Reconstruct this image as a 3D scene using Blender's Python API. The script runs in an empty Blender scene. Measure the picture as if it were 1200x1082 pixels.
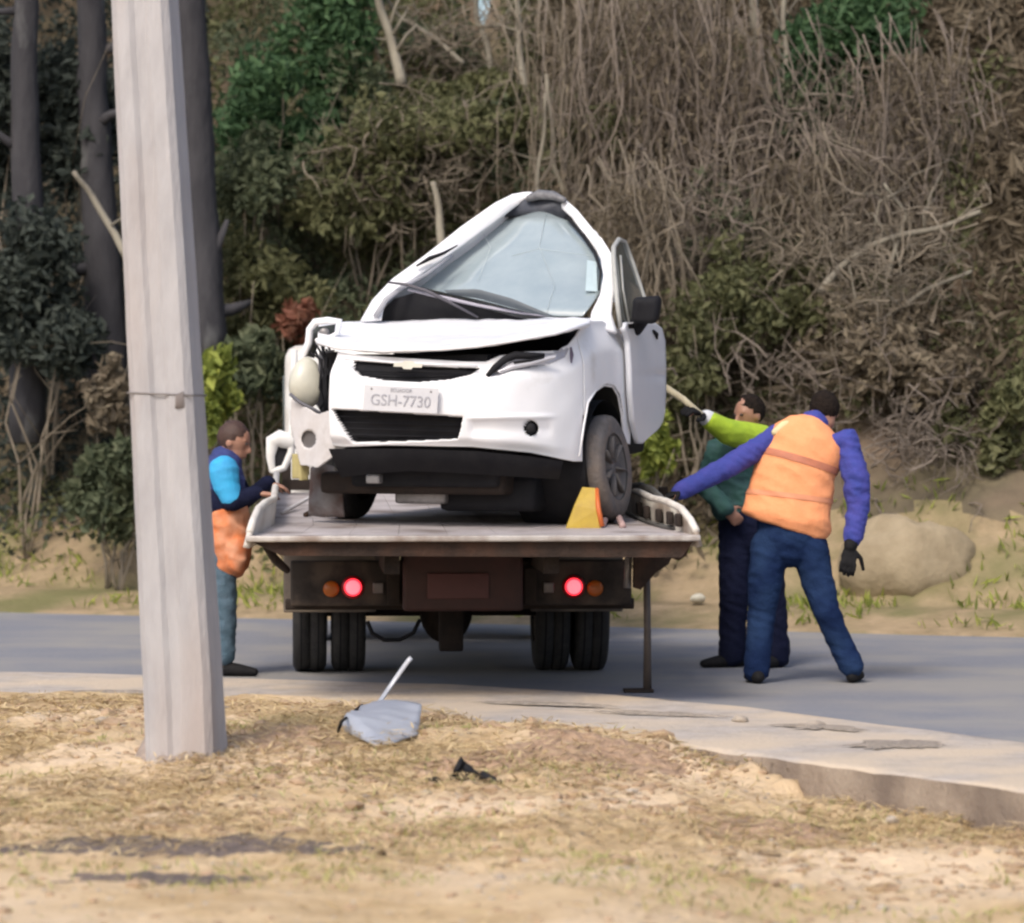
import bpy, bmesh, math, random
import numpy as np
from mathutils import Vector, Matrix, noise as mnoise
random.seed(7); rng = np.random.default_rng(7)
R = math.radians
S = bpy.context.scene
COL = S.collection

# ------------------------------------------------------------------ camera, sky, sun, exposure
F = 4500.0; CX, CY, H = 600.0, 541.0, 1.6; HORIZON = 472.0
cam_d = bpy.data.cameras.new('camera'); cam = bpy.data.objects.new('camera', cam_d); COL.objects.link(cam)
cam.location = (0, 0, H); cam.rotation_euler = (R(90) - math.atan((CY - HORIZON) / F), 0, 0)
cam_d.sensor_width = 36; cam_d.lens = 135; cam_d.clip_end = 500; cam_d.clip_start = .1
cam_d.dof.use_dof = True; cam_d.dof.focus_distance = 20.8; cam_d.dof.aperture_fstop = 2.7
S.camera = cam
W = bpy.data.worlds.new('World'); S.world = W; W.use_nodes = True
nt = W.node_tree; bg = nt.nodes['Background']
sky = nt.nodes.new('ShaderNodeTexSky'); sky.sky_type = 'NISHITA'; sky.sun_disc = False
SUN_EL, SUN_ROT = R(48), R(205)
sky.sun_elevation = SUN_EL; sky.sun_rotation = SUN_ROT; sky.dust_density = 4; sky.air_density = 1.0
nt.links.new(sky.outputs[0], bg.inputs[0]); bg.inputs[1].default_value = 0.15
sd = bpy.data.lights.new('sun', 'SUN'); sun = bpy.data.objects.new('sun', sd); COL.objects.link(sun)
sd.energy = 1.5; sd.angle = R(16); sd.color = (1, .94, .86)
# direction towards the sun (behind the camera, to its left, high)
sv = Vector((math.sin(SUN_ROT) * math.cos(SUN_EL), math.cos(SUN_ROT) * math.cos(SUN_EL), math.sin(SUN_EL)))
sun.rotation_euler = sv.to_track_quat('Z', 'Y').to_euler()
S.view_settings.view_transform = 'Standard'; S.view_settings.look = 'None'
S.view_settings.gamma = 1; S.view_settings.use_curve_mapping = False
S.view_settings.exposure = 0.5
S.render.engine = 'CYCLES'
S.cycles.use_denoising = True; S.cycles.filter_width = 2.4
S.cycles.max_bounces = 6; S.cycles.diffuse_bounces = 3; S.cycles.transparent_max_bounces = 6

# ------------------------------------------------------------------ helpers
def P(px, py, Y):
    "point of the place seen at that pixel of the photograph, Y metres away"
    return Vector(((px - CX) / F * Y, Y, H - (py - HORIZON) / F * Y))
def proj(v): return (CX + v[0] / v[1] * F, HORIZON + (H - v[2]) / v[1] * F)
def G(px, py, z=0.0):
    Y = F * (H - z) / (py - HORIZON); return Vector(((px - CX) / F * Y, Y, z))
def sm(a, b, x):
    t = min(1, max(0, (x - a) / (b - a))); return t * t * (3 - 2 * t)
def lerp(a, b, t): return a + (b - a) * t
def interp(x, xs, ys): return float(np.interp(x, xs, ys))
def nz(p, s=1.0, o=0.0): return mnoise.noise(Vector((p[0] * s + o, p[1] * s + o * 1.7, p[2] * s - o)))

MATS = {}
def mat(name, c1, c2=None, rough=.7, scale=6, metal=0, bump=0, bscale=40, spec=.5, c3=None, s3=1.2, t3=(.45, .62), coat=0, emis=None, es=0, detail=6, stretch=None):
    if name in MATS: return MATS[name]
    m = bpy.data.materials.new(name); m.use_nodes = True; MATS[name] = m
    n = m.node_tree.nodes; l = m.node_tree.links; b = n['Principled BSDF']
    b.inputs['Roughness'].default_value = rough; b.inputs['Metallic'].default_value = metal
    b.inputs['Specular IOR Level'].default_value = spec; b.inputs['Coat Weight'].default_value = coat
    tc = n.new('ShaderNodeTexCoord'); src = tc.outputs['Object']
    if stretch:
        mp = n.new('ShaderNodeMapping'); mp.inputs['Scale'].default_value = stretch; l.new(src, mp.inputs[0]); src = mp.outputs[0]
    if c2 is None: c2 = tuple(v * .85 for v in c1)
    t = n.new('ShaderNodeTexNoise'); t.inputs['Scale'].default_value = scale; t.inputs['Detail'].default_value = detail; t.inputs['Roughness'].default_value = .65
    l.new(src, t.inputs['Vector'])
    r = n.new('ShaderNodeValToRGB'); r.color_ramp.elements[0].position = .35; r.color_ramp.elements[1].position = .68
    r.color_ramp.elements[0].color = (*c1, 1); r.color_ramp.elements[1].color = (*c2, 1); l.new(t.outputs['Fac'], r.inputs[0])
    out = r.outputs[0]
    if c3:
        t2 = n.new('ShaderNodeTexNoise'); t2.inputs['Scale'].default_value = s3; t2.inputs['Detail'].default_value = 5; l.new(src, t2.inputs['Vector'])
        r2 = n.new('ShaderNodeValToRGB'); r2.color_ramp.elements[0].position = t3[0]; r2.color_ramp.elements[1].position = t3[1]
        l.new(t2.outputs['Fac'], r2.inputs[0])
        mx = n.new('ShaderNodeMix'); mx.data_type = 'RGBA'; l.new(r2.outputs[0], mx.inputs[0]); l.new(out, mx.inputs[6]); mx.inputs[7].default_value = (*c3, 1)
        out = mx.outputs[2]
    l.new(out, b.inputs['Base Color'])
    if bump:
        t4 = n.new('ShaderNodeTexNoise'); t4.inputs['Scale'].default_value = bscale; t4.inputs['Detail'].default_value = 6; l.new(src, t4.inputs['Vector'])
        bm = n.new('ShaderNodeBump'); bm.inputs['Strength'].default_value = bump; bm.inputs['Distance'].default_value = .02
        l.new(t4.outputs['Fac'], bm.inputs['Height']); l.new(bm.outputs[0], b.inputs['Normal'])
    if emis:
        b.inputs['Emission Color'].default_value = (*emis, 1); b.inputs['Emission Strength'].default_value = es
    return m
def leafmat(name, ca, cb, cc=None, rough=.7, trans=.42):
    "colour from each leaf's own shade value, stored on the mesh"
    if name in MATS: return MATS[name]
    m = bpy.data.materials.new(name); m.use_nodes = True; MATS[name] = m
    n = m.node_tree.nodes; l = m.node_tree.links; b = n['Principled BSDF']; b.inputs['Roughness'].default_value = rough
    b.inputs['Specular IOR Level'].default_value = .35
    at = n.new('ShaderNodeAttribute'); at.attribute_name = 'tone'
    r = n.new('ShaderNodeValToRGB'); r.color_ramp.elements[0].color = (*ca, 1); r.color_ramp.elements[1].color = (*cb, 1)
    if cc:
        e = r.color_ramp.elements.new(.5); e.color = (*cc, 1)
    l.new(at.outputs['Fac'], r.inputs[0]); l.new(r.outputs[0], b.inputs['Base Color'])
    tr = n.new('ShaderNodeBsdfTranslucent'); l.new(r.outputs[0], tr.inputs[0])
    mx = n.new('ShaderNodeMixShader'); mx.inputs[0].default_value = trans
    l.new(b.outputs[0], mx.inputs[1]); l.new(tr.outputs[0], mx.inputs[2]); l.new(mx.outputs[0], n['Material Output'].inputs[0])
    return m

MW = {}   # world matrices of the empties
def thing(name, label, cat, loc=(0, 0, 0), rz=0, group=None, parent=None):
    o = bpy.data.objects.new(name, None); COL.objects.link(o)
    o.location = loc; o.rotation_euler = (0, 0, rz); o.empty_display_size = .1
    MW[o.name] = Matrix.Translation(Vector(loc)) @ Matrix.Rotation(rz, 4, 'Z')
    if label: o['label'] = label; o['category'] = cat
    if group: o['group'] = group
    return o
def obj(name, vf, m, parent=None, label=None, cat=None, group=None, kind=None, smooth=True, local=False, tone=None, midx=None, origin=None):
    vs, fs = vf
    me = bpy.data.meshes.new(name)
    A = np.array([tuple(v) for v in vs], dtype=float) if not isinstance(vs, np.ndarray) else vs
    off = None
    if parent is not None and not local:
        mw = MW.get(parent.name)
        if mw is None: mw = Matrix.Identity(4)
        Mi = np.array(mw.inverted()); A = A @ Mi[:3, :3].T + Mi[:3, 3]
    elif parent is None and origin is not None:
        A = A - np.array(origin)
    if isinstance(fs, np.ndarray):
        n = len(fs); k = fs.shape[1]
        me.vertices.add(len(A)); me.vertices.foreach_set('co', A.astype(np.float32).ravel())
        me.loops.add(n * k); me.loops.foreach_set('vertex_index', fs.astype(np.int32).ravel())
        me.polygons.add(n); me.polygons.foreach_set('loop_start', np.arange(0, n * k, k, dtype=np.int32))
        me.update(calc_edges=True)
    else:
        me.from_pydata([tuple(v) for v in A], [], fs)
    for mm in (m if isinstance(m, (list, tuple)) else [m]): me.materials.append(mm)
    if midx is not None: me.polygons.foreach_set('material_index', np.array(midx, dtype=np.int32))
    me.polygons.foreach_set('use_smooth', np.full(len(me.polygons), smooth))
    if tone is not None:
        at = me.attributes.new('tone', 'FLOAT', 'FACE'); at.data.foreach_set('value', np.asarray(tone, dtype=np.float32))
    me.update()
    o = bpy.data.objects.new(name, me); COL.objects.link(o)
    if parent is not None:
        o.parent = parent
        MW[o.name] = MW.get(parent.name, Matrix.Identity(4))
    elif origin is not None: o.location = origin
    if label: o['label'] = label
    if cat: o['category'] = cat
    if group: o['group'] = group
    if kind: o['kind'] = kind
    return o
def join(*parts):
    vs, fs = [], []
    for v, f in parts:
        n = len(vs); vs += [tuple(x) for x in v]; fs += [tuple(i + n for i in g) for g in f]
    return vs, fs
def box(x0, x1, y0, y1, z0, z1, bev=0.0, M=None, seg=2):
    bm = bmesh.new(); bmesh.ops.create_cube(bm, size=1)
    for v in bm.verts:
        v.co = Vector((lerp(x0, x1, v.co.x + .5), lerp(y0, y1, v.co.y + .5), lerp(z0, z1, v.co.z + .5)))
    if bev: bmesh.ops.bevel(bm, geom=bm.edges[:], offset=bev, segments=seg, affect='EDGES', profile=.6)
    if M: bm.transform(M)
    bm.verts.ensure_lookup_table(); bm.verts.index_update()
    r = ([v.co.copy() for v in bm.verts], [[v.index for v in f.verts] for f in bm.faces]); bm.free(); return r
def tube(pts, rad, n=8, cap=True, flat=None, up=None):
    "tube along pts; rad is a number, a list, or a list of (rx, ry); ends rounded when cap"
    pts = [Vector(p) for p in pts]; k = len(pts)
    if not isinstance(rad, (list, tuple)): rad = [rad] * k
    rad = [r if isinstance(r, (list, tuple)) else (r, r) for r in rad]
    vs, fs = [], []
    ref = Vector(up) if up is not None else None
    rings = []
    seq = []
    for i in range(k):
        if i == 0: d = pts[1] - pts[0]
        elif i == k - 1: d = pts[-1] - pts[-2]
        else: d = (pts[i + 1] - pts[i]).normalized() + (pts[i] - pts[i - 1]).normalized()
        d = d.normalized() if d.length > 1e-9 else Vector((0, 0, 1))
        seq.append((pts[i], d, rad[i]))
    if cap == 'round':
        s0, s1 = seq[0], seq[-1]
        pre, post = [], []
        for th in (80, 55, 28):
            c_, s_ = math.cos(R(th)), math.sin(R(th)); r0 = min(s0[2]); r1 = min(s1[2])
            pre.append((s0[0] - s0[1] * r0 * s_, s0[1], (s0[2][0] * c_, s0[2][1] * c_)))
            post.append((s1[0] + s1[1] * r1 * s_, s1[1], (s1[2][0] * c_, s1[2][1] * c_)))
        seq = pre + seq + post[::-1]
    side = None
    for (p, d, r) in seq:
        if ref is not None: side = d.cross(ref)
        elif side is None: side = d.cross(Vector((0, 0, 1)) if abs(d.z) < .9 else Vector((0, 1, 0)))
        else: side = side - d * side.dot(d)
        if side.length < 1e-6: side = d.orthogonal()
        side.normalize(); u = side.cross(d).normalized()
        b = len(vs)
        for j in range(n):
            a = 2 * math.pi * j / n
            vs.append(p + side * math.cos(a) * r[0] + u * math.sin(a) * r[1])
        rings.append(b)
    for a, b in zip(rings, rings[1:]):
        for j in range(n): fs.append((a + j, a + (j + 1) % n, b + (j + 1) % n, b + j))
    if cap:
        fs.append(tuple(rings[0] + j for j in range(n))[::-1]); fs.append(tuple(rings[-1] + j for j in range(n)))
    return vs, fs
def ball(c, r, n=16, m=10, M=None):
    if not isinstance(r, (list, tuple)): r = (r, r, r)
    vs, fs = [], []
    for i in range(m + 1):
        t = math.pi * i / m
        for j in range(n):
            a = 2 * math.pi * j / n
            v = Vector((r[0] * math.sin(t) * math.cos(a), r[1] * math.sin(t) * math.sin(a), r[2] * math.cos(t)))
            if M: v = M @ v
            vs.append(Vector(c) + v)
    for i in range(m):
        for j in range(n): fs.append((i * n + j, (i + 1) * n + j, (i + 1) * n + (j + 1) % n, i * n + (j + 1) % n))
    return vs, fs
def lathe(c, axis, prof, n=28):
    "revolve (radius, offset along axis) profile"
    ax = Vector(axis).normalized(); s = ax.orthogonal().normalized(); u = ax.cross(s)
    vs, fs = [], []
    for (r, o) in prof:
        for j in range(n):
            a = 2 * math.pi * j / n; vs.append(Vector(c) + ax * o + (s * math.cos(a) + u * math.sin(a)) * r)
    for i in range(len(prof) - 1):
        for j in range(n): fs.append((i * n + j, i * n + (j + 1) % n, (i + 1) * n + (j + 1) % n, (i + 1) * n + j))
    return vs, fs
def slab(outline, thick, rows=None):
    "closed solid from an outline of 3-D points, pushed back by the vector thick"
    n = len(outline); t = Vector(thick); vs = [Vector(p) for p in outline] + [Vector(p) + t for p in outline]
    fs = [tuple(range(n)), tuple(range(2 * n - 1, n - 1, -1))] + [(i, i + n, (i + 1) % n + n, (i + 1) % n) for i in range(n)]
    return vs, fs
def gridf(nu, nv):
    return [(j * nu + i, j * nu + i + 1, (j + 1) * nu + i + 1, (j + 1) * nu + i) for j in range(nv - 1) for i in range(nu - 1)]
def strip(A, B, nu=40, nv=6, crown=0.0, cdir=(0, -1, 0), noise=0.0, nscale=6):
    "curved sheet between two polylines of 3-D points"
    def rs(L, n):
        L = [Vector(p) for p in L]; d = [0]
        for a, b in zip(L, L[1:]): d.append(d[-1] + (b - a).length)
        d = np.array(d) / d[-1]; t = np.linspace(0, 1, n)
        arr = np.array([tuple(p) for p in L]); return [Vector((np.interp(x, d, arr[:, 0]), np.interp(x, d, arr[:, 1]), np.interp(x, d, arr[:, 2]))) for x in t]
    a, b = rs(A, nu), rs(B, nu); vs = []
    for j in range(nv):
        v = j / (nv - 1)
        for i in range(nu):
            p = a[i].lerp(b[i], v) + Vector(cdir) * crown * math.sin(math.pi * v)
            if noise: p = p + Vector(cdir) * noise * nz(p, nscale)
            vs.append(p)
    return vs, gridf(nu, nv)
def solidify(o, t, off=0):
    md = o.modifiers.new('thickness', 'SOLIDIFY'); md.thickness = t; md.offset = off; return o
def pnoise_verts(vf, amp, scale, o=0.0):
    vs, fs = vf
    return [Vector(v) + Vector((nz(v, scale, o), nz(v, scale, o + 9), nz(v, scale, o + 21))) * amp for v in vs], fs
def remesh(parts, voxel, smooth=3, amp=0, scale=8):
    vs, fs = join(*parts); me = bpy.data.meshes.new('tmp'); me.from_pydata([tuple(v) for v in vs], [], fs); me.update()
    bm = bmesh.new(); bm.from_mesh(me); bmesh.ops.recalc_face_normals(bm, faces=bm.faces[:]); bm.to_mesh(me); bm.free()
    o = bpy.data.objects.new('tmp', me); COL.objects.link(o)
    r = o.modifiers.new('r', 'REMESH'); r.mode = 'VOXEL'; r.voxel_size = voxel
    s = o.modifiers.new('s', 'SMOOTH'); s.iterations = smooth; s.factor = .6
    dg = bpy.context.evaluated_depsgraph_get(); dg.update()
    ev = o.evaluated_get(dg).to_mesh()
    V = np.empty(len(ev.vertices) * 3); ev.vertices.foreach_get('co', V); V = V.reshape(-1, 3)
    N = np.empty(len(ev.vertices) * 3); ev.vertices.foreach_get('normal', N); N = N.reshape(-1, 3)
    Fc = [tuple(p.vertices) for p in ev.polygons]
    bpy.data.objects.remove(o); bpy.data.meshes.remove(me)
    if amp:
        d = np.array([.6 * (1 - 2 * abs(mnoise.noise(Vector((p[0] * scale * .9, p[1] * scale * .9, p[2] * scale * 1.9 + p[0] * 6))))) + .3 * mnoise.noise(Vector((p[0] * scale * 2.3, p[1] * scale * 2.3, p[2] * scale * 3 + 5))) for p in V])
        V = V + N * (d * amp)[:, None]
    return V, Fc
def text(body, size, extrude=.001):
    cu = bpy.data.curves.new('t', 'FONT'); cu.body = body; cu.size = size; cu.extrude = extrude; cu.align_x = 'CENTER'; cu.align_y = 'CENTER'
    o = bpy.data.objects.new('t', cu); COL.objects.link(o)
    dg = bpy.context.evaluated_depsgraph_get(); dg.update(); me = o.evaluated_get(dg).to_mesh()
    r = ([v.co.copy() for v in me.vertices], [tuple(p.vertices) for p in me.polygons]); bpy.data.objects.remove(o); return r

# ------------------------------------------------------------------ materials
M_dirt = mat('dry_dirt', (.50, .37, .24), (.36, .25, .15), .95, 5, bump=.8, bscale=22, c3=(.52, .40, .28), s3=.9, spec=.1)
M_asph = mat('asphalt', (.19, .195, .22), (.225, .23, .255), .9, 30, bump=.4, bscale=120, c3=(.27, .26, .25), s3=.9, t3=(.42, .62), spec=.2)
M_conc = mat('pavement_concrete', (.45, .40, .36), (.34, .30, .26), .92, 7, bump=.7, bscale=30, c3=(.52, .43, .33), s3=1.6, t3=(.40,.6), spec=.2)
M_pole = mat('pole_concrete', (.42, .41, .42), (.34, .33, .34), .9, 9, bump=.35, bscale=50, c3=(.36, .30, .27), s3=1.6, t3=(.48, .72), spec=.2, stretch=(1, 1, .25))
M_soil = mat('bank_soil', (.15, .125, .08), (.085, .07, .05), .95, 3, bump=.9, bscale=9, c3=(.19, .14, .10), s3=.8, spec=.1)
M_sand = mat('tan_bank', (.36, .27, .17), (.22, .17, .10), .95, 4, bump=.9, bscale=14, c3=(.16, .15, .07), s3=1.1, spec=.1)
M_boulder = mat('sandstone', (.33, .27, .18), (.25, .20, .13), .95, 5, bump=.7, bscale=14, spec=.1)
M_white = mat('white_car_paint', (.82, .82, .84), (.78, .78, .80), .42, 3, coat=.12, spec=.3, c3=(.60, .58, .56), s3=4.5, t3=(.60, .82))
M_dwhite = mat('dirty_white_paint', (.62, .60, .56), (.50, .46, .42), .5, 8, c3=(.32, .25, .19), s3=3, t3=(.55, .75))
M_beige = mat('scuffed_plastic', (.60, .58, .58), (.50, .47, .46), .55, 9, c3=(.38, .34, .30), s3=5, t3=(.55, .75))
M_cream = mat('cream_lamp_plastic', (.58, .57, .49), (.48, .47, .40), .35, 6)
M_olive = mat('yellowed_plastic', (.42, .36, .16), (.30, .25, .11), .6, 8)
M_black = mat('black_plastic', (.012, .012, .015), (.018, .018, .02), .7, 12, spec=.15)
M_dark = mat('dark_grease_steel', (.022, .017, .015), (.035, .025, .02), .8, 10, bump=.3, spec=.2)
M_brown = mat('rusty_brown_steel', (.045, .030, .023), (.025, .017, .014), .8, 9, bump=.5, c3=(.065, .035, .024), s3=4, spec=.2)
M_redbrown = mat('red_brown_panel', (.045, .016, .014), (.028, .012, .011), .7, 8)
M_tyre = mat('tyre_rubber', (.018, .018, .020), (.035, .033, .032), .85, 14, bump=.4, bscale=60)
M_dtyre = mat('dusty_tyre_rubber', (.13, .12, .12), (.075, .068, .066), .9, 7, bump=.4, c3=(.16, .13, .11), s3=5)
M_steel = mat('worn_steel', (.30, .29, .29), (.18, .17, .17), .5, 12, metal=.5)
M_deck = mat('bed_steel', (.52, .47, .46), (.38, .34, .33), .6, 6, metal=.15, bump=.4, bscale=60, c3=(.22, .18, .16), s3=2.2, t3=(.48, .66))
M_glass = mat('dust_and_sky_windshield', (.28, .34, .365), (.35, .41, .43), .12, 3, coat=1, spec=.8)  # pale blue base paints in the sky reflection along with the dust
M_dglass = mat('dark_side_glass', (.055, .07, .075), (.09, .105, .105), .15, 3, coat=.6)
M_lens = mat('clear_lamp_lens', (.50, .50, .54), (.40, .40, .45), .15, 8, coat=.8)
M_red = mat('lit_tail_lamp', (.7, .02, .03), None, .3, 5, emis=(1, .03, .05), es=1.5)
M_redhot = mat('lit_bulb', (.9, .2, .25), None, .3, 5, emis=(1, .16, .20), es=1.1)
M_redoff = mat('red_lens', (.30, .01, .015), None, .3, 5)
M_amber = mat('amber_lens', (.40, .10, .01), None, .3, 5)
M_yel = mat('yellow_paint', (.46, .31, .02), (.33, .21, .02), .5, 9, c3=(.40, .2, .03), s3=7, t3=(.55, .75))
M_orange_p = mat('orange_paint', (.6, .14, .03), None, .5)
M_chrome = mat('chrome', (.7, .7, .72), None, .15, metal=1)
M_gold = mat('gold_emblem', (.72, .70, .62), None, .4, metal=.2)
M_plate = mat('plate_paint', (.56, .56, .58), (.50, .50, .53), .5, 9)
M_ink = mat('plate_ink', (.27, .27, .31), (.38, .38, .41), .6, 50)
M_skin = mat('skin', (.36, .19, .13), (.30, .15, .10), .55, 20)
M_hair = mat('dark_hair', (.012, .009, .008), (.025, .018, .014), .9, 60, bump=.8, bscale=90, spec=.1)
M_navy = mat('navy_denim', (.008, .018, .058), (.012, .026, .075), .95, 14, bump=.3, bscale=80, c3=(.018, .038, .095), s3=4, spec=.1)
M_navyd = mat('dark_navy_cloth', (.008, .010, .028), (.013, .016, .038), .95, 14, bump=.3, bscale=80, spec=.1)
M_jean = mat('faded_denim', (.06, .11, .15), (.09, .14, .19), .9, 14, bump=.3, bscale=80)
M_blue = mat('royal_blue_cloth', (.035, .050, .26), (.055, .055, .28), .9, 10, bump=.3, bscale=60)
M_orange = mat('orange_vest_cloth', (.85, .34, .15), (.78, .29, .12), .85, 8, bump=.2, bscale=60)
M_strip = mat('worn_reflective_strip', (.50, .17, .09), (.40, .15, .09), .7, 20)
M_cream_c = mat('cream_trim_cloth', (.70, .58, .30), (.6, .5, .3), .8, 10)
M_lime = mat('lime_vis_cloth', (.40, .55, .03), (.30, .44, .03), .8, 8, bump=.2)
M_teal = mat('teal_green_cloth', (.022, .085, .065), (.028, .070, .080), .85, 6, bump=.2)
M_grey_c = mat('grey_cloth', (.28, .27, .30), (.22, .21, .24), .85, 6)
M_cyan = mat('cyan_cloth', (.03, .36, .66), (.04, .30, .58), .8, 8, bump=.2)
M_shoe = mat('black_shoe', (.010, .010, .011), (.018, .017, .018), .8, 20, spec=.15)
M_brancho = mat('pale_bark', (.27, .245, .19), (.16, .14, .11), .9, 6, bump=.5, bscale=20, stretch=(1, 1, .3))
M_twig = mat('dry_twig', (.24, .20, .15), (.15, .125, .09), .9, 8)
M_twig2 = mat('reddish_dry_twig', (.22, .18, .145), (.135, .11, .088), .9, 8)
M_bark = mat('dark_bark', (.045, .043, .047), (.022, .021, .025), .9, 5, bump=.9, bscale=12, c3=(.10, .10, .10), s3=3, t3=(.58, .66), stretch=(1, 1, .35))
M_stone = mat('pale_stone', (.42, .36, .29), (.30, .25, .20), .9, 9, bump=.5)
M_sheet = mat('pale_metal_sheet', (.46, .48, .52), (.38, .40, .45), .45, 7, metal=.2)

# ------------------------------------------------------------------ the setting
NEAR = [(-30, 27), (-12, 22.6), (-5, 20.8), (-2.3, 20.05), (-.42, 19.05), (.3, 18.3), (.89, 17.43), (1.75, 16.07), (2.9, 14.2), (5, 10.9), (9, 4.5), (14, -4)]   # near edge of the concrete strip
ASPH = [(-30, 30), (-12, 25.2), (-5, 23.1), (-2.44, 22.3), (-.3, 21.5), (.55, 20.75), (1.2, 19.9), (2.0, 18.46), (3.2, 16.5), (5.5, 12.9), (9.8, 6), (15, -3.4)]   # where concrete meets asphalt
FAR = [(-30, 39), (-12, 32.4), (-5, 29.8), (-3.18, 29.0), (-1.2, 28.2), (.73, 27.4), (2.87, 26.4), (4.2, 25.9), (8, 24.4), (16, 21), (28, 15), (40, 6)]
def yf(x): return interp(x, [p[0] for p in FAR], [p[1] for p in FAR])
def ynear(x): return interp(x, [p[0] for p in NEAR], [p[1] for p in NEAR])
def sheet(A, B, za, zb, n=160, m=10, amp=0.0):
    a3 = [(*p, za) for p in A]; b3 = [(*p, zb) for p in B]
    vs, fs = strip(a3, b3, n, m)
    return [v + Vector((0, 0, amp * nz(v, 1.3))) for v in vs], fs
# far-reaching base ground
obj('ground', ([(-150, -60, -.5), (150, -60, -.5), (150, 250, -.5), (-150, 250, -.5)], [(0, 1, 2, 3)]), M_dirt, kind='structure', label='dusty ground beyond the roadside', smooth=False)
# road: asphalt between the two edges
A2 = [(x, y - .35) for x, y in ASPH]
obj('road', sheet(A2, [(x, y + .3) for x, y in FAR], 0, 0, 200, 16), M_asph, kind='structure', label='grey asphalt road curving behind the tow truck')
# concrete strip: worn top, real edge
def pave():
    n, m = 420, 26; vs, fs = strip([(*p, .03) for p in NEAR], [(*p, .03) for p in ASPH], n, m); out = []
    for k, v in enumerate(vs):
        j = k // n; t = j / (m - 1)
        d = .05 * nz(v, 1.9) + .03 * nz(v, 6)
        if j == 0: v = v + Vector((.02 * nz(v, 5), .05 * nz(v, 3.5) - .05 * max(0, nz(v, 12) - .2), -.010 - .04 * max(0, nz(v, 9) - .15)))
        if j == m - 1: v = v + Vector((d * 1.4, d * 3.0, -.024))      # broken edge on the asphalt side
        if 0 < j < m - 1: v = v + Vector((0, 0, .008 * nz(v, 1.5)))
        out.append(v)
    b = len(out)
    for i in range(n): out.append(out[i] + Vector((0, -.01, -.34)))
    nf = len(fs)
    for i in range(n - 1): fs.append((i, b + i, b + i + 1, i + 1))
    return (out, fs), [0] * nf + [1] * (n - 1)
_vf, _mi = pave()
obj('pavement', _vf, [M_conc, mat('kerb_soil_and_shade', (.20, .15, .11), (.30, .24, .18), .95, 6, bump=.8, c3=(.14, .105, .08), s3=2)], midx=_mi, kind='structure', label='worn concrete strip along the road edge')  # face brown holds soil stain and the shadow under the edge, both as colour
# roadside dirt, high on the left, lower below the kerb on the right
def zdirt(x, y):
    d = ynear(x) - y          # >0 on the camera side of the kerb
    base = lerp(.0, -.155, sm(.1, 1.5, x + .25 * nz((x, y, 0), .8)))
    mound = .075 * math.exp(-((x + 1.0) / 1.5) ** 2 - ((y - 17.6) / 1.1) ** 2) + .05 * math.exp(-((x - .25) / .45) ** 2 - ((y - 17.6) / .5) ** 2)
    z = base - .06 * sm(1.2, 4.5, d) + mound
    z += .035 * nz((x, y * .8, 0), 1.5) + (.035 * nz((x, y * .8, 3), 4) + .032 * abs(nz((x, y, 7), 9)) + .016 * nz((x, y, 2), 20)) * (.35 + .65 * sm(12.8, 15, y))
    over = -d
    lim = lerp(.80, -.45, sm(-1.0, .75, x)) + .35 * nz((x, y, 5), 1.7)
    L = sm(.0, .45, lim)
    top = lerp(z, max(z, .034 + .03 * abs(nz((x, y, 1), 5))), L * sm(-.55, -.02, over))
    z = lerp(min(top, -.05), top, sm(lim + .14, lim - .14, over)) if over > 0 else top
    if 0 < d < .5 and x > .2: z += .085 * (1 - d / .5) * sm(-.2, .35, nz((x, y, 9), 2.6))
    return z
xs = np.concatenate([np.linspace(-14, -3.4, 50), np.linspace(-3.3, 3.5, 210), np.linspace(3.6, 12, 40)])
ys = np.concatenate([np.linspace(3, 10.8, 30), np.linspace(10.9, 21.6, 300)])
V = [(x, y, zdirt(x, y)) for y in ys for x in xs]
obj('roadside_dirt', (V, gridf(len(xs), len(ys))), None or mat('roadside_dirt', (.54, .405, .25), (.39, .275, .15), .95, 4.5, bump=.9, bscale=26, c3=(.60, .465, .32), s3=.8, t3=(.46, .62), spec=.1, detail=9), kind='structure', label='dry sandy dirt sloping up to the concrete strip')

# hillside across the road
def hillz(x, y):
    d = y - yf(x); n1 = nz((x, y, 0), .5); n2 = nz((x, y, 4), 1.7)
    z = .02 + .12 * sm(0, .8, d) + (.42 + .12 * n1) * sm(.9, 1.9, d + .25 * n2)
    z += max(0, d - 2.0 + .3 * n1) * 1.18 + .25 * n2 * sm(1.5, 3, d)
    px = 600 + x / max(y, 1) * F
    cap = 9.5
    dip = math.exp(-((px - 565) / 50) ** 2)
    top = lerp(cap, 4.75, dip)
    return min(z, top + .15 * n2)
hx = np.linspace(-22, 22, 260); hd = np.concatenate([np.linspace(-.05, 3, 40), np.linspace(3.15, 14, 60)])
V = []; MI = []
for d in hd:
    for x in hx: V.append((x, yf(x) + d, hillz(x, yf(x) + d) - (.03 if d < 0 else 0)))
fs = gridf(len(hx), len(hd))
for f in fs:
    c = sum((Vector(V[i]) for i in f), Vector()) / 4; MI.append(0 if c.z < .75 + .25 * nz(c, 1.2) + .12 * min(1, max(-1, c.x)) else 1)
obj('hillside', (V, fs), [M_sand, M_soil], kind='structure', label='steep overgrown bank across the road', midx=MI)

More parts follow.
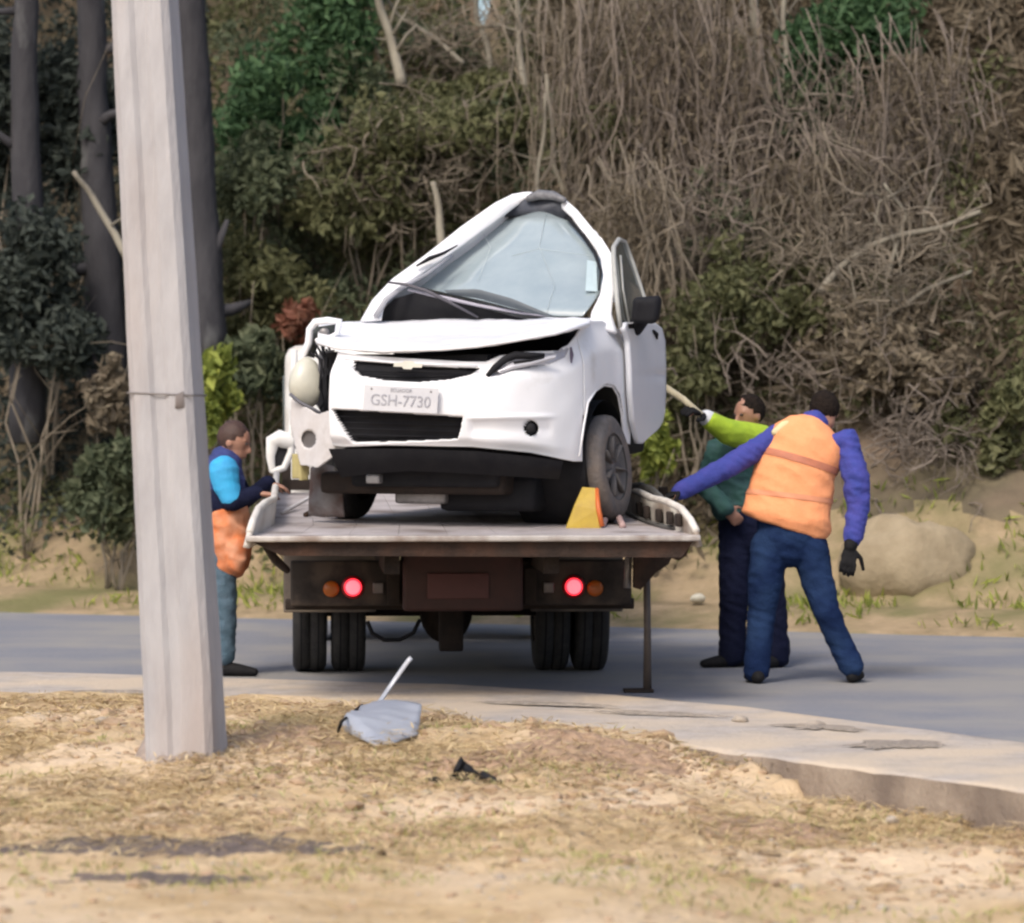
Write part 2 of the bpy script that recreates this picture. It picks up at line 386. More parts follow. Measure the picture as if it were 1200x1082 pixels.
# ------------------------------------------------------------------ vegetation
def leaves(C, size, tone, elong=1.9, updir=None, jitter=1.0):
    "rhombic leaves: centres C (n,3), sizes (n,), tone (n,)"
    n = len(C); a = rng.normal(size=(n, 3)) * jitter
    if updir is not None: a += np.array(updir)
    a /= np.linalg.norm(a, axis=1)[:, None]
    b = rng.normal(size=(n, 3)); b -= a * (a * b).sum(1)[:, None]; b /= np.linalg.norm(b, axis=1)[:, None]
    nrm = np.cross(a, b)
    L = (a * (size * elong / 2)[:, None]); Wd = b * (size / 2)[:, None]; bend = nrm * (size * .25)[:, None]
    V = np.stack([C - L, C + Wd + bend, C + L, C - Wd + bend], 1).reshape(-1, 3)
    i = np.arange(n) * 4
    Fa = np.stack([i, i + 1, i + 2, i + 3], 1)
    return V, Fa, tone
def lobes(c, rad, k):
    "sub-clump centres spread through an uneven crown"
    L = []
    for _ in range(k):
        v = rng.normal(size=3); v /= np.linalg.norm(v); v *= rng.uniform(.25, .95)
        L.append((np.array(c) + v * np.array(rad), rng.uniform(.22, .42) * np.array(rad)))
    return L
def crown(c, rad, n, size, k=14, elong=1.9):
    C = []; T = []
    L = lobes(c, rad, k)
    for cc, rr in L:
        m = n // k; v = rng.normal(size=(m, 3)); v /= np.linalg.norm(v, axis=1)[:, None]; v *= rng.uniform(.35, 1.15, (m, 1))
        C.append(cc + v * rr); T.append(np.clip(rng.normal(rng.uniform(.3, .7), .2, m), 0, 1))
    C = np.concatenate(C); T = np.concatenate(T); s = size * rng.uniform(.6, 1.35, len(C))
    return leaves(C, s, T, elong), L
def branchy(base, tips, r0, n=5, sway=.12, fork=2):
    parts = []
    base = Vector(base)
    for t in tips:
        t = Vector(t); L = (t - base).length; pts = []
        for i in range(6):
            q = i / 5; p = base.lerp(t, q) + Vector(rng.normal(size=3)) * sway * L * .25 * math.sin(math.pi * q); pts.append(p)
        rr = [lerp(r0, r0 * .25, i / 5) for i in range(6)]; parts.append(tube(pts, rr, n))
        for _ in range(fork):
            s = rng.integers(2, 5); e = pts[s] + Vector(rng.normal(size=3)) * L * .22 + (t - base) * .15
            parts.append(tube([pts[s], (pts[s] + e) / 2 + Vector(rng.normal(size=3)) * L * .03, e], [rr[s] * .7, rr[s] * .45, rr[s] * .2], 4))
    return join(*parts)
LM = {
 'green': leafmat('lush_green_leaf', (.035, .075, .032), (.12, .21, .09), (.06, .12, .05)),
 'olive': leafmat('olive_leaf', (.075, .080, .036), (.215, .215, .105), (.13, .135, .06)),
 'dull': leafmat('dull_green_leaf', (.055, .072, .040), (.18, .20, .115), (.10, .12, .065)),
 'yel': leafmat('yellow_green_leaf', (0.131, 0.167, 0.032), (0.435, 0.478, 0.102), (0.232, 0.275, 0.058)),
 'dry': leafmat('dry_brown_leaf', (.12, .095, .062), (.27, .225, .155), (.18, .145, .10)),
 'rust': leafmat('rust_red_leaf', (0.145, 0.051, 0.029), (0.406, 0.217, 0.145), (0.246, 0.102, 0.065)),
 'dark': leafmat('shade_toned_leaf', (.028, .036, .031), (.085, .10, .08), (.048, .06, .05)),  # darker copy: shade of the left gap put into the leaf colour
}
def shrub(label, px, py, Y, rx, rz, n, size, lm, name='shrub', cat='shrub', stems=5, group='shrubs on the bank across the road', elong=1.9, stemmat=None, k=14):
    c = P(px, py, Y); ry = min(rx, .6); zb = hillz(c.x, c.y); zb = min(zb, c.z - rz * .4)
    root = thing(name, label, cat, (c.x, c.y, zb), 0, group)
    (V, Fa, T), L = crown(c, (rx, ry, rz), n, size, k, elong)
    obj('foliage', (V, Fa), LM[lm], root, tone=T, smooth=False, kind='stuff')
    tips = [tuple(l[0]) for l in L[:stems]]
    obj('stem', branchy((c.x, c.y, zb - .05), tips, .016), stemmat or M_twig, root, kind='stuff')
    return root

# undergrowth blanket on the bank: countless small leaves and stalks, colour by stand
def blanket(n, size, seed, keys, depth=.5, xr=(-7, 7)):
    g = np.random.default_rng(seed); out = {k: [[], []] for k in keys}
    made = 0
    while made < n:
        x = g.uniform(*xr); d = 1.2 + 8.3 * g.random() ** .9; y = yf(x) + d
        w = nz((x, y, 0), .9, 3) + .6 * nz((x, y, 8), 2.6)
        z = hillz(x, y)
        if d < 2.1 and g.random() < (.75 if x < 1.2 else .97): continue
        if z > 7.5 or (x > 1.7 and d < 2.6): continue
        px = 600 + x / y * F
        if z > 4.3 and abs(px - 565) < 22: continue
        py = HORIZON + (H - z) / y * F
        rel = nz((x * 1.4, z * 1.4, y * .3), 1.1, 2)
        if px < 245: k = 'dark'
        elif px > 655 + 60 * nz((z, 0, x), .9) : k = 'dry' if rel < .20 else 'olive'
        else: k = 'olive' if rel < .12 else 'dull'
        if k == 'dry' and py > 330 and g.random() < .45: k = 'olive'
        if py > 560 and g.random() < .5: k = 'olive' if px < 700 else 'dry'
        if k not in out: k = keys[0]
        h = depth * (.25 + max(0, w + .3)) * g.random() ** .6
        out[k][0].append((x + g.normal() * .05, y - h * .6, z + h * .75)); out[k][1].append(min(1, max(0, g.normal(.38 + .35 * w, .2)))); made += 1
    return out
BL = blanket(150000, .04, 11, ['olive', 'dull', 'dry', 'dark'])
names = {'olive': ('undergrowth', 'olive weeds and creepers covering the middle of the bank'), 'dull': ('creepers', 'dull green creepers mixed through the left bank'), 'dry': ('dry_brush', 'brownish dry brush covering the right bank'), 'dark': ('dark_undergrowth', 'undergrowth behind the concrete pole, leaves coloured dark as in shade')}
for k, (C, T) in BL.items():
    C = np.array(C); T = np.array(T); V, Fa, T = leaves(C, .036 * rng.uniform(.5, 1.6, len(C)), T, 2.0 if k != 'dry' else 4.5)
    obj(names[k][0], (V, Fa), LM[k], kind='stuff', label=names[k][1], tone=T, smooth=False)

# the shrubs the photograph lets one tell apart
shrub('bushy lush green shrub high on the bank right of the pole', 318, 140, 32.0, .52, .58, 2400, .052, 'green', k=26)
shrub('tall lush green creeper mass reaching the top edge left of the bare saplings', 392, 50, 32.4, .50, .80, 3800, .052, 'green', k=28)
shrub('grey green trailing bush under the tall green creeper', 418, 150, 32.2, .40, .55, 2400, .05, 'dull')
shrub('bright green leafy tree top in the upper right of the bank', 985, 45, 31.2, .75, .55, 4200, .052, 'green', k=28, name='leafy_tree', cat='tree')
shrub('thin grey green shrub hanging below the bright green tree top', 955, 150, 31.0, .50, .55, 2000, .05, 'dull')
shrub('yellow green leafy sapling just right of the pole above the left worker', 255, 470, 29.9, .22, .38, 700, .07, 'yel', stems=3)
shrub('olive green bush between pole and wrecked car at mid height', 315, 335, 31.2, .55, .55, 2600, .052, 'olive')
shrub('broad leaved weed clump behind the left worker', 300, 425, 30.4, .45, .28, 900, .07, 'dull')
shrub('wide olive bush directly above the wrecked car', 560, 125, 32.4, .85, .42, 4600, .05, 'olive')
shrub('brownish olive shrub left of the white car roof', 430, 250, 31.6, .60, .42, 3000, .05, 'olive')
shrub('bright grass green weed clump behind the truck bed corner', 768, 525, 28.6, .22, .24, 700, .05, 'yel', stems=3)
shrub('low yellowish weeds right of the car door', 815, 440, 29.4, .40, .32, 1500, .05, 'olive')
shrub('brownish olive bush behind the heads of the two right workers', 890, 350, 29.8, .65, .55, 2600, .045, 'olive', k=26)
shrub('dry rust brown bush at the right edge above the boulder', 1075, 480, 28.9, .50, .70, 3400, .05, 'dry')
shrub('tall tan dry bush at the upper right edge', 1080, 150, 31.0, .60, .75, 3600, .05, 'dry')
shrub('dead reddish leaf cluster left of the crumpled hood', 350, 383, 30.6, .17, .20, 260, .06, 'rust', stems=2)
shrub('pale brown leaf cluster left of the pole at mid height', 125, 470, 30.0, .26, .30, 500, .06, 'dry', stems=2)
shrub('dark green bush behind the lower part of the pole', 140, 570, 29.8, .38, .55, 2000, .055, 'dull')
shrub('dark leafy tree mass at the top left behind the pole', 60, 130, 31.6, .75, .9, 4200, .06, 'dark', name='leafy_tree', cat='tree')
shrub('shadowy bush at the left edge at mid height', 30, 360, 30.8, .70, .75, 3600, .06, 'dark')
shrub('brown dry scrub at the far right edge of the bank', 1160, 300, 30.2, .50, .9, 3800, .05, 'dry')
shrub('olive scrub at the right edge above the tan bank', 1170, 520, 28.6, .40, .55, 2400, .05, 'olive')
shrub('sparse grey scrub under the sky gap', 520, 60, 33.4, .55, .32, 900, .05, 'dull')

shrub('olive scrub low behind the car door and pole tip', 830, 385, 29.5, .55, .45, 1500, .045, 'olive', k=24)
shrub('dry brownish bush under the bleached branches', 1000, 400, 29.5, .60, .45, 2400, .038, 'dry', k=24)
shrub('dull green bush at mid height left of the long bleached branch', 880, 260, 30.3, .60, .42, 1500, .045, 'dull', k=24)
shrub('olive creeper mass just left of the crushed roof', 480, 170, 31.6, .70, .50, 3200, .045, 'olive', k=26)
shrub('dull green creeper mass above the left worker', 300, 230, 31.5, .55, .60, 3000, .045, 'dull', k=26)
shrub('olive brush behind the crushed roof to its right', 720, 180, 31.0, .50, .50, 2200, .04, 'olive', k=24)

# pale trunks and bare branches
def trunk(label, pts, Y, r, m=M_brancho, name='bare_sapling', cat='sapling', grp=None, twigs=5):
    P3 = [P(x, y, Y + .12 * math.sin(i)) for i, (x, y) in enumerate(pts)]
    lo = min(P3, key=lambda v: v.z)
    root = thing(name, label, cat, tuple(lo), 0, grp)
    k = 14; arr = np.array([tuple(p) for p in P3]); t = np.linspace(0, 1, len(P3)); q = np.linspace(0, 1, k)
    L = [Vector([np.interp(s, t, arr[:, j]) for j in range(3)]) for s in q]
    L = [v + Vector((nz(v, 3, 1), 0, nz(v, 3, 4))) * .03 for v in L]
    rr = [r * lerp(1.1, .65, s) for s in (q if P3[0].z < P3[-1].z else q[::-1])]
    obj('trunk', tube(L, rr, 8), m, root)
    if twigs:
        T = []
        for _ in range(twigs):
            i = rng.integers(2, k - 2); d = Vector((rng.normal(), rng.normal() * .4, abs(rng.normal()) * .8 + .1)).normalized()
            a = L[i]; e = a + d * rng.uniform(.25, .6); mid = (a + e) / 2 + Vector(rng.normal(size=3)) * .05
            obj('branch', tube([a, mid, e], [rr[i] * .45, rr[i] * .3, rr[i] * .12], 5), m, root)
    return root
trunk('thick dark tree trunk with grey lichen right beside the pole', [(240, 420), (236, 300), (229, 150), (224, -60)], 30.6, .17, M_bark, 'dark_tree', 'tree', twigs=3)
trunk('dark trunk standing left of the pole', [(128, 480), (120, 300), (110, 120), (104, -60)], 31.3, .16, M_bark, 'dark_tree', 'tree', twigs=3)
trunk('dark trunk near the left edge of the view', [(30, 520), (36, 300), (28, 100), (34, -60)], 31.0, .14, M_bark, 'dark_tree', 'tree', twigs=3)
trunk('long pale slender trunk rising to the top right', [(903, 205), (905, 160), (893, 90), (884, 20), (880, -40)], 30.9, .05)
trunk('short thin pale stem right of the long pale trunk', [(920, 110), (918, 40), (920, -40)], 31.1, .025)
trunk('white barked sapling leaning left at the top, left of the sky gap', [(472, 100), (462, 60), (448, 20), (440, -30)], 32.2, .045)
trunk('grey forked sapling below the sky gap', [(580, 110), (572, 60), (560, 25), (556, -20)], 32.8, .028)
trunk('straight thin stem right of the sky gap', [(613, 110), (610, 60), (606, 0), (604, -30)], 32.4, .028, twigs=3)
trunk('leaning thin stem crossing behind the sky gap', [(545, 75), (510, 45), (470, 20), (450, -5)], 32.6, .02, twigs=2)
trunk('pale broken stump stick standing left above the car pillar', [(520, 300), (514, 250), (508, 212)], 31.0, .035, twigs=0)
trunk('thin pale sapling rising behind the left of the car roof peak', [(632, 300), (628, 230), (634, 180), (640, 110)], 30.6, .018, twigs=2)
trunk('thin pale sapling rising behind the right of the car roof peak', [(672, 300), (662, 230), (650, 185), (640, 90)], 30.7, .022, twigs=2)
trunk('pale diagonal branch sticking out left of the pole', [(150, 300), (128, 265), (105, 225), (85, 200)], 29.5, .03, name='bare_branch', cat='branch', twigs=1)
trunk('long bleached branch arching out at the right edge', [(960, 345), (985, 310), (1030, 285), (1100, 268), (1150, 250)], 29.4, .028, name='bare_branch', cat='branch')
trunk('lower bleached branch slanting up at the right edge', [(1000, 420), (1040, 375), (1080, 340), (1140, 320)], 29.2, .022, name='bare_branch', cat='branch')
trunk('crooked twig dropping from the long bleached branch', [(1040, 325), (1050, 290), (1060, 250), (1035, 215)], 29.4, .016, name='bare_branch', cat='branch', twigs=3)

# curtains of dry vines, tangles of bare shrub
def vines(label, px, py0, py1, Y, wpx, n, m, name='dry_vine_curtain'):
    c = P(px, py0, Y); root = thing(name, label, 'vines', tuple(P(px, py0, Y)), 0, 'dry vines hanging over the right bank')
    T = []
    for _ in range(n):
        x = px + rng.normal() * wpx * .62; y0 = py0 + rng.uniform(-60, 110); y1 = y0 + (py1 - py0) * rng.uniform(.35, 1.05); yy = Y + rng.uniform(-.35, .25)
        a = P(x, y0, yy); b = P(x + rng.normal() * 34 + 12, y1, yy - .15); k = 7; pts = []
        ph = rng.uniform(0, 6); am = rng.uniform(.02, .10)
        for i in range(k):
            t = i / (k - 1); p = a.lerp(b, t); p.x += am * math.sin(ph + t * rng.uniform(3, 7)); p.y -= .18 * math.sin(math.pi * t); pts.append(p)
        r = rng.uniform(.003, .009); T.append(tube(pts, [r] * k, 3, cap=False))
        for _ in range(3):
            i = rng.integers(1, k - 1); e = pts[i] + Vector((rng.normal() * .16, rng.normal() * .06, -abs(rng.normal()) * .16 - .03)); T.append(tube([pts[i], (pts[i] + e) / 2 + Vector((rng.normal() * .02, 0, .03)), e], [r * .7, r * .5, r * .3], 3, cap=False))
    obj('strand', join(*T), m, root, kind='stuff')
    nC = n * 26; C = np.stack([c.x + rng.normal(size=nC) * wpx * .42 / F * Y, Y - .25 + rng.normal(size=nC) * .18, rng.uniform(P(0, py1, Y).z, P(0, py0, Y).z, nC)], 1)
    V, Fa, T2 = leaves(C, .018 * rng.uniform(.5, 1.4, nC), rng.uniform(0, 1, nC), 5.0, (0, 0, -1.2))
    obj('leaf_litter', (V, Fa), LM['dry'], root, tone=T2, smooth=False, kind='stuff')
vines('tan vine curtain hanging from the top edge above the car door', 690, 20, 330, 31.2, 70, 120, M_twig)
vines('dense reddish brown vine curtain left of the long pale trunk', 775, 0, 300, 30.9, 90, 170, M_twig2)
vines('dark thin vine curtain just left of the long pale trunk', 850, 40, 330, 30.8, 60, 110, M_twig2)
vines('pale dry stalks hanging behind the raised car door', 740, 220, 460, 30.0, 70, 100, M_twig)
vines('faded vine curtain right of the long pale trunk', 950, 190, 400, 30.3, 80, 100, M_twig)
vines('brown vine curtain at the upper right edge', 1060, 70, 330, 30.4, 80, 120, M_twig2)
def tangle(label, px, py, Y, w, h, n, m, r0=.009):
    c = P(px, py, Y); root = thing('bare_shrub', label, 'shrub', (c.x, c.y, min(c.z - h * .5, 99)), 0, 'bare leafless shrubs on the right bank'); T = []
    for _ in range(n):
        a = c + Vector((rng.normal() * w * .45, rng.normal() * .2, rng.normal() * h * .4)); d = Vector((rng.normal(), rng.normal() * .5, rng.normal() * .8)).normalized(); L = rng.uniform(.15, .6); pts = [a]
        for i in range(5):
            d = (d + Vector(rng.normal(size=3)) * .35).normalized(); pts.append(pts[-1] + d * L / 5)
        r = r0 * rng.uniform(.4, 1.3); T.append(tube(pts, [r, r * .9, r * .75, r * .6, r * .45, r * .3], 3, cap=False))
        for i in (2, 3, 4):
            e = pts[i] + (d + Vector(rng.normal(size=3)) * .9).normalized() * L * .3; T.append(tube([pts[i], e], [r * .5, r * .2], 3, cap=False))
    obj('branch', join(*T), m, root, kind='stuff')
tangle('pinkish grey bare shrub in the upper right of the bank', 1000, 200, 30.2, .9, .7, 300, M_twig2)
tangle('grey tangle of bare twigs above the orange vest worker', 960, 290, 29.8, .9, .6, 220, M_twig)
tangle('bare twigs around the bleached branches at the right edge', 1060, 340, 29.3, .6, .7, 200, M_twig)
tangle('brown twig tangle right of the wrecked car door', 830, 250, 30.0, .7, .7, 160, M_twig2)
tangle('sparse twig tangle below the sky gap', 540, 50, 32.8, .8, .45, 160, M_twig)
tangle('olive brown twigs left of the car roof', 480, 200, 31.4, .8, .6, 200, M_twig)
tangle('dry twig tangle behind the two right workers', 940, 440, 29.2, .8, .5, 90, M_twig2)
tangle('dry twigs at the right edge over the boulder', 1080, 520, 28.6, .5, .5, 200, M_twig2)

# boulder and bits on the far verge
def rock(label, c, r, m, name='boulder', cat='boulder', group=None, seed=0, n=24, k=16):
    vs, fs = ball((0, 0, 0), r, n, k); out = []
    for v in vs:
        d = v.normalized(); out.append(v * (1 + .28 * nz(d, 1.3, seed) + .12 * nz(d, 3.5, seed + 2) + .04 * nz(d, 9, seed)))
    return obj(name, (out, fs), m, label=label, cat=cat, group=group, origin=None if False else None) if False else _rk(name, out, fs, m, label, cat, group, c)
def _rk(name, out, fs, m, label, cat, group, c):
    o = obj(name, ([v + Vector(c) for v in out], fs), m, label=label, cat=cat, group=group, origin=tuple(c)); return o
c = P(1062, 662, 27.9); rock('big rounded tan boulder at the foot of the bank behind the orange vest worker', (c.x, c.y, .42), (.50, .34, .37), M_boulder, seed=4)
c = P(818, 708, 27.8); rock('small pale stone on the far verge left of the lime sleeved worker', (c.x, c.y, .18), (.060, .05, .035), mat('white_stone', (.62, .60, .50), (.4,.36,.28), .8), 'stone', 'stone', None, 3, 12, 8)
# verge grass
nG = 5000; gx = rng.uniform(-6, 6, nG); gd = rng.uniform(.15, 2.2, nG)
C = np.array([(x, yf(x) + d, hillz(x, yf(x) + d) + .03) for x, d in zip(gx, gd) if nz((x, d, 0), 1.1) > -.05])
V, Fa, T = leaves(C, .016 * rng.uniform(.6, 1.5, len(C)), rng.uniform(0, 1, len(C)), 7, (0, 0, 1.6))
obj('verge_grass', (V, Fa), LM['yel'], kind='stuff', label='short yellowish grass on the far road verge', tone=T, smooth=False)

# ------------------------------------------------------------------ near ground cover
def ground_pts(n, xr, yr, dens):
    out = []
    while len(out) < n:
        x = rng.uniform(*xr); y = rng.uniform(*yr)
        if y > ynear(x) + .5: continue
        if rng.random() < dens(x, y): out.append((x, y, zdirt(x, y)))
    return np.array(out)
def dstraw(x, y):
    w = nz((x, y, 0), .9, 5) + .5 * nz((x, y, 3), 2.4)
    band = sm(13.4, 15.2, y + .5 * nz((x, 0, y), .7)); return max(.02, min(1, .45 + w)) * (.04 + .96 * band)
C = ground_pts(32000, (-3.6, 3.4), (11.5, 20.2), dstraw); C[:, 2] += rng.uniform(.003, .035, len(C))
d = rng.normal(size=(len(C), 3)); d[:, 2] *= .22; V, Fa, T = leaves(C, .007 * rng.uniform(.6, 1.8, len(C)), rng.uniform(0, 1, len(C)), 14, None)
# lay the straws down
ctr = np.repeat(C, 4, 0); V = ctr + (V - ctr) * np.array([1, 1, .25])
obj('straw', (V, Fa), leafmat('straw_stalk', (.28, .19, .09), (.64, .51, .30), (.46, .345, .18), trans=.1), kind='stuff', label='dry cut straw scattered over the roadside dirt', tone=T, smooth=False)
def dgr(x, y):
    return 1.0 if nz((x, y, 0), 1.0, 13) > .12 else .02
C = ground_pts(3200, (-3.6, 2.0), (12.2, 18.5), dgr); C[:, 2] += .012
V, Fa, T = leaves(C, .008 * rng.uniform(.6, 1.5, len(C)), rng.uniform(0, 1, len(C)), 6, (0, 0, .8))
obj('sparse_grass', (V, Fa), leafmat('yellowing_grass', (.24, .24, .08), (.50, .46, .22), (.36, .34, .14), trans=.15), kind='stuff', label='sparse yellowing grass tufts in the roadside dirt', tone=T, smooth=False)
# crumbs of soil and gravel
def clods(n, dens, rr, m, name, label):
    C = ground_pts(n, (-3.6, 3.4), (11.5, 20.2), dens); vs = []; fs = []
    ico = bmesh.new(); bmesh.ops.create_icosphere(ico, subdivisions=1, radius=1); IV = np.array([tuple(v.co) for v in ico.verts]); ico.verts.index_update(); IF = np.array([[v.index for v in f.verts] for f in ico.faces]); ico.free()
    k = len(IV); A = []; B = []
    for i, c in enumerate(C):
        r = rr * rng.uniform(.4, 1.6) * (1 if rng.random() < .93 else 2.2); A.append(c + IV * r * np.array([rng.uniform(.8, 1.5), rng.uniform(.8, 1.3), rng.uniform(.45, .8)]) * rng.uniform(.75, 1.25, (k, 1))); B.append(IF + i * k)
    obj(name, (np.concatenate(A), np.concatenate(B)), m, kind='stuff', label=label, smooth=False)
clods(5600, lambda x, y: (.15 + .85 * sm(13.6, 15, y)) * max(.05, min(1, .5 + 1.2 * nz((x, y, 0), 1.2, 8))), .014, mat('soil_clod', (.40, .28, .18), (.26, .18, .11), .95, 12), 'soil_clods', 'brown soil clods scattered in the roadside dirt')
clods(1800, lambda x, y: .5, .008, M_stone, 'gravel', 'fine pale gravel on the roadside dirt')
# darker leaf mould patches at the lower left
def patch(label, cx, cy, rx, ry, m, name='mulch_patch'):
    c0 = G(cx, cy, -.05); n = 60; vs = []; fs = []; k = 12
    for j in range(k + 1):
        for i in range(n):
            a = 2 * math.pi * i / n; q = j / k; e = 1 + .45 * nz((math.cos(a), math.sin(a), cx * .1), 1.6) + .15 * nz((math.cos(a), math.sin(a), cx * .1), 5)
            x = c0.x + math.cos(a) * rx * e * q; y = c0.y + math.sin(a) * ry * e * q
            vs.append((x, y, zdirt(x, y) + .014 - .022 * q ** 4 + .008 * nz((x, y, 0), 14)))
    for j in range(k):
        for i in range(n): fs.append((j * n + i, j * n + (i + 1) % n, (j + 1) * n + (i + 1) % n, (j + 1) * n + i))
    obj(name, (vs, fs), m, kind='stuff', label=label)
M_mulch = mat('leaf_mould', (.10, .078, .07), (.17, .13, .11), .95, 14, bump=.9, bscale=40)
patch('dark leaf mould patch along the lower left of the dirt', 170, 992, .80, .34, M_mulch)
patch('thin dark leaf mould streak below the larger patch', 190, 1028, .42, .10, M_mulch)
M_bsoil = mat('turned_brown_soil', (.30, .195, .125), (.42, .29, .19), .95, 16, bump=1, bscale=30)
patch('turned brown soil patch in the straw right of the black scrap', 690, 905, .42, .45, M_bsoil, 'turned_soil')
patch('turned brown soil patch around the black scrap', 560, 918, .30, .40, M_bsoil, 'turned_soil')
patch('turned brown soil patch right of the pole foot', 335, 900, .28, .40, M_bsoil, 'turned_soil')
patch('turned brown soil patch below the kerb at the right', 900, 955, .35, .35, M_bsoil, 'turned_soil')
patch('thin dark leaf mould streak trailing right of the patch', 330, 996, .40, .09, M_mulch)

# individual litter
def bit(label, px, py, r, m, name, cat, seed, group=None, flat=.6):
    g = G(px, py, -.03); z = zdirt(g.x, g.y); rock(label, (g.x, g.y, z + r * flat * .5), (r, r * .8, r * flat), m, name, cat, group, seed, 14, 10)
bit('dark stone left of the pale metal sheet', 378, 858, .035, M_brown, 'stone', 'stone', 5)
bit('small brown stone under the corner of the metal sheet', 428, 884, .025, M_brown, 'stone', 'stone', 6)
bit('dark pebble alone on the pale sand below the sheet', 446, 995, .022, M_brown, 'stone', 'stone', 7)
bit('brown clod in the straw below the concrete strip', 868, 948, .04, mat('clod', (.20, .14, .09), None, .95), 'clod', 'soil clod', 8)
bit('flat clod right of the brown clod near the kerb', 900, 968, .05, mat('clod', (.20, .14, .09)), 'clod', 'soil clod', 9, flat=.35)
bit('pale chip of rubble in the dirt left of the pole', 118, 866, .035, M_stone, 'rubble_chip', 'rubble', 2)
bit('pale chip of rubble under the kerb at the right', 1046, 938, .03, M_stone, 'rubble_chip', 'rubble', 12)
bit('dark clod among the straw right of the pole foot', 325, 912, .035, mat('clod', (.20, .14, .09)), 'clod', 'soil clod', 14)
for i, (px, py, r, fl, lb) in enumerate([(868, 846, .04, .6, 'small broken concrete lump at the road edge behind the straw'), (955, 851, .05, .4, 'pale broken lump left on the cracked road edge')]):
    g = G(px, py, .03); rock(lb, (g.x, g.y, .03 + r * fl * .3), (r, r * 1.3, r * fl), mat('road_soil_lump', (.21, .18, .14), (.29, .25, .20), .95, 9) if i > 1 else M_stone, 'soil_lump' if i > 1 else 'concrete_lump', 'soil lump' if i > 1 else 'rubble', None, 30 + i, 20, 12)
def flatpatch(name, label, px, py, rx, ry, z, m, seed, rot=0):
    c0 = G(px, py, z); n = 70; k = 8; vs = []; fs = []
    for j in range(k + 1):
        for i in range(n):
            a = 2 * math.pi * i / n; q = j / k; e = 1 + .8 * nz((math.cos(a), math.sin(a), seed), 2.1) + .7 * nz((math.cos(a), math.sin(a), seed), 6)
            x = math.cos(a) * rx * e * q; y = math.sin(a) * ry * e * q; X = c0.x + x * math.cos(rot) - y * math.sin(rot); Y = c0.y + x * math.sin(rot) + y * math.cos(rot)
            vs.append((X, Y, z + .012 * (1 - q ** 3) + .012 * max(0, nz((X, Y, 0), 11)) * (1 - q)))
    for j in range(k):
        for i in range(n): fs.append((j * n + i, j * n + (i + 1) % n, (j + 1) * n + (i + 1) % n, (j + 1) * n + i))
    obj(name, (vs, fs), m, kind='stuff', label=label)
M_grime = mat('roadside_grime', (.22, .185, .15), (.32, .275, .23), .95, 22, bump=1)
flatpatch('soil_patch', 'dark soil patch on the concrete strip at the right', 1052, 873, .17, .20, .036, M_grime, 3, -.8)
flatpatch('soil_patch', 'long soil smear between concrete strip and asphalt', 965, 853, .24, .09, .036, M_grime, 8, -.65)
flatpatch('soil_patch', 'thin soil smear along the strip behind the straw', 780, 838, .34, .06, .036, M_grime, 12, -.45)
flatpatch('soil_patch', 'thin soil smear at the strip edge near the metal sheet', 640, 826, .30, .05, .036, M_grime, 15, -.35)
flatpatch('soil_patch', 'soil smear on the strip left of the pole', 140, 812, .30, .07, .036, M_grime, 17, -.2)
# black scrap
g = G(545, 914, 0); g.z = zdirt(g.x, g.y)
sc_ = thing('black_scrap', 'black crumpled plastic scrap lying in the straw below the metal sheet', 'scrap', tuple(g))
obj('crumpled_piece', pnoise_verts(ball(g + Vector((0, 0, .03)), (.065, .045, .03), 20, 14), .09, 17), M_black, sc_)
obj('torn_strip', tube([g + Vector((.07, -.05, .04)), g + Vector((.11, -.07, .02)), g + Vector((.15, -.12, .015))], [.02, .018, .01], 6), M_black, sc_)
obj('loose_lump', pnoise_verts(ball(g + Vector((-.13, -.06, .015)), (.025, .02, .015), 10, 8), .02, 20), M_black, sc_)
# pale metal sheet with bent strip
sh = thing('metal_sheet', 'pale grey bent metal sheet lying flat on the dirt behind the truck', 'metal sheet', tuple(G(445, 850, .02)))
def gs(px, py, z):
    g = G(px, py, z)
    for _ in range(4): g = G(px, py, max(zdirt(g.x, g.y), .0) + z)
    return g
o = obj('panel', strip([gs(394, 860, .045), gs(406, 840, .06), gs(430, 826, .09)], [gs(440, 877, .045), gs(489, 862, .055), gs(494, 827, .10)], 24, 12, .02, (0, 0, 1), .03, 5), M_sheet, sh); solidify(o, .006)
obj('bent_strip', tube([gs(440, 830, .06), P(452, 812, 20.0), P(466, 792, 20.0), P(478, 775, 20.0), P(482, 771, 20.0)], [(.014, .004)] * 5, 6), M_sheet, sh)
obj('dark_rim', tube([gs(396, 858, .04), gs(400, 846, .06), gs(424, 827, .08)], .008, 6), M_black, sh)

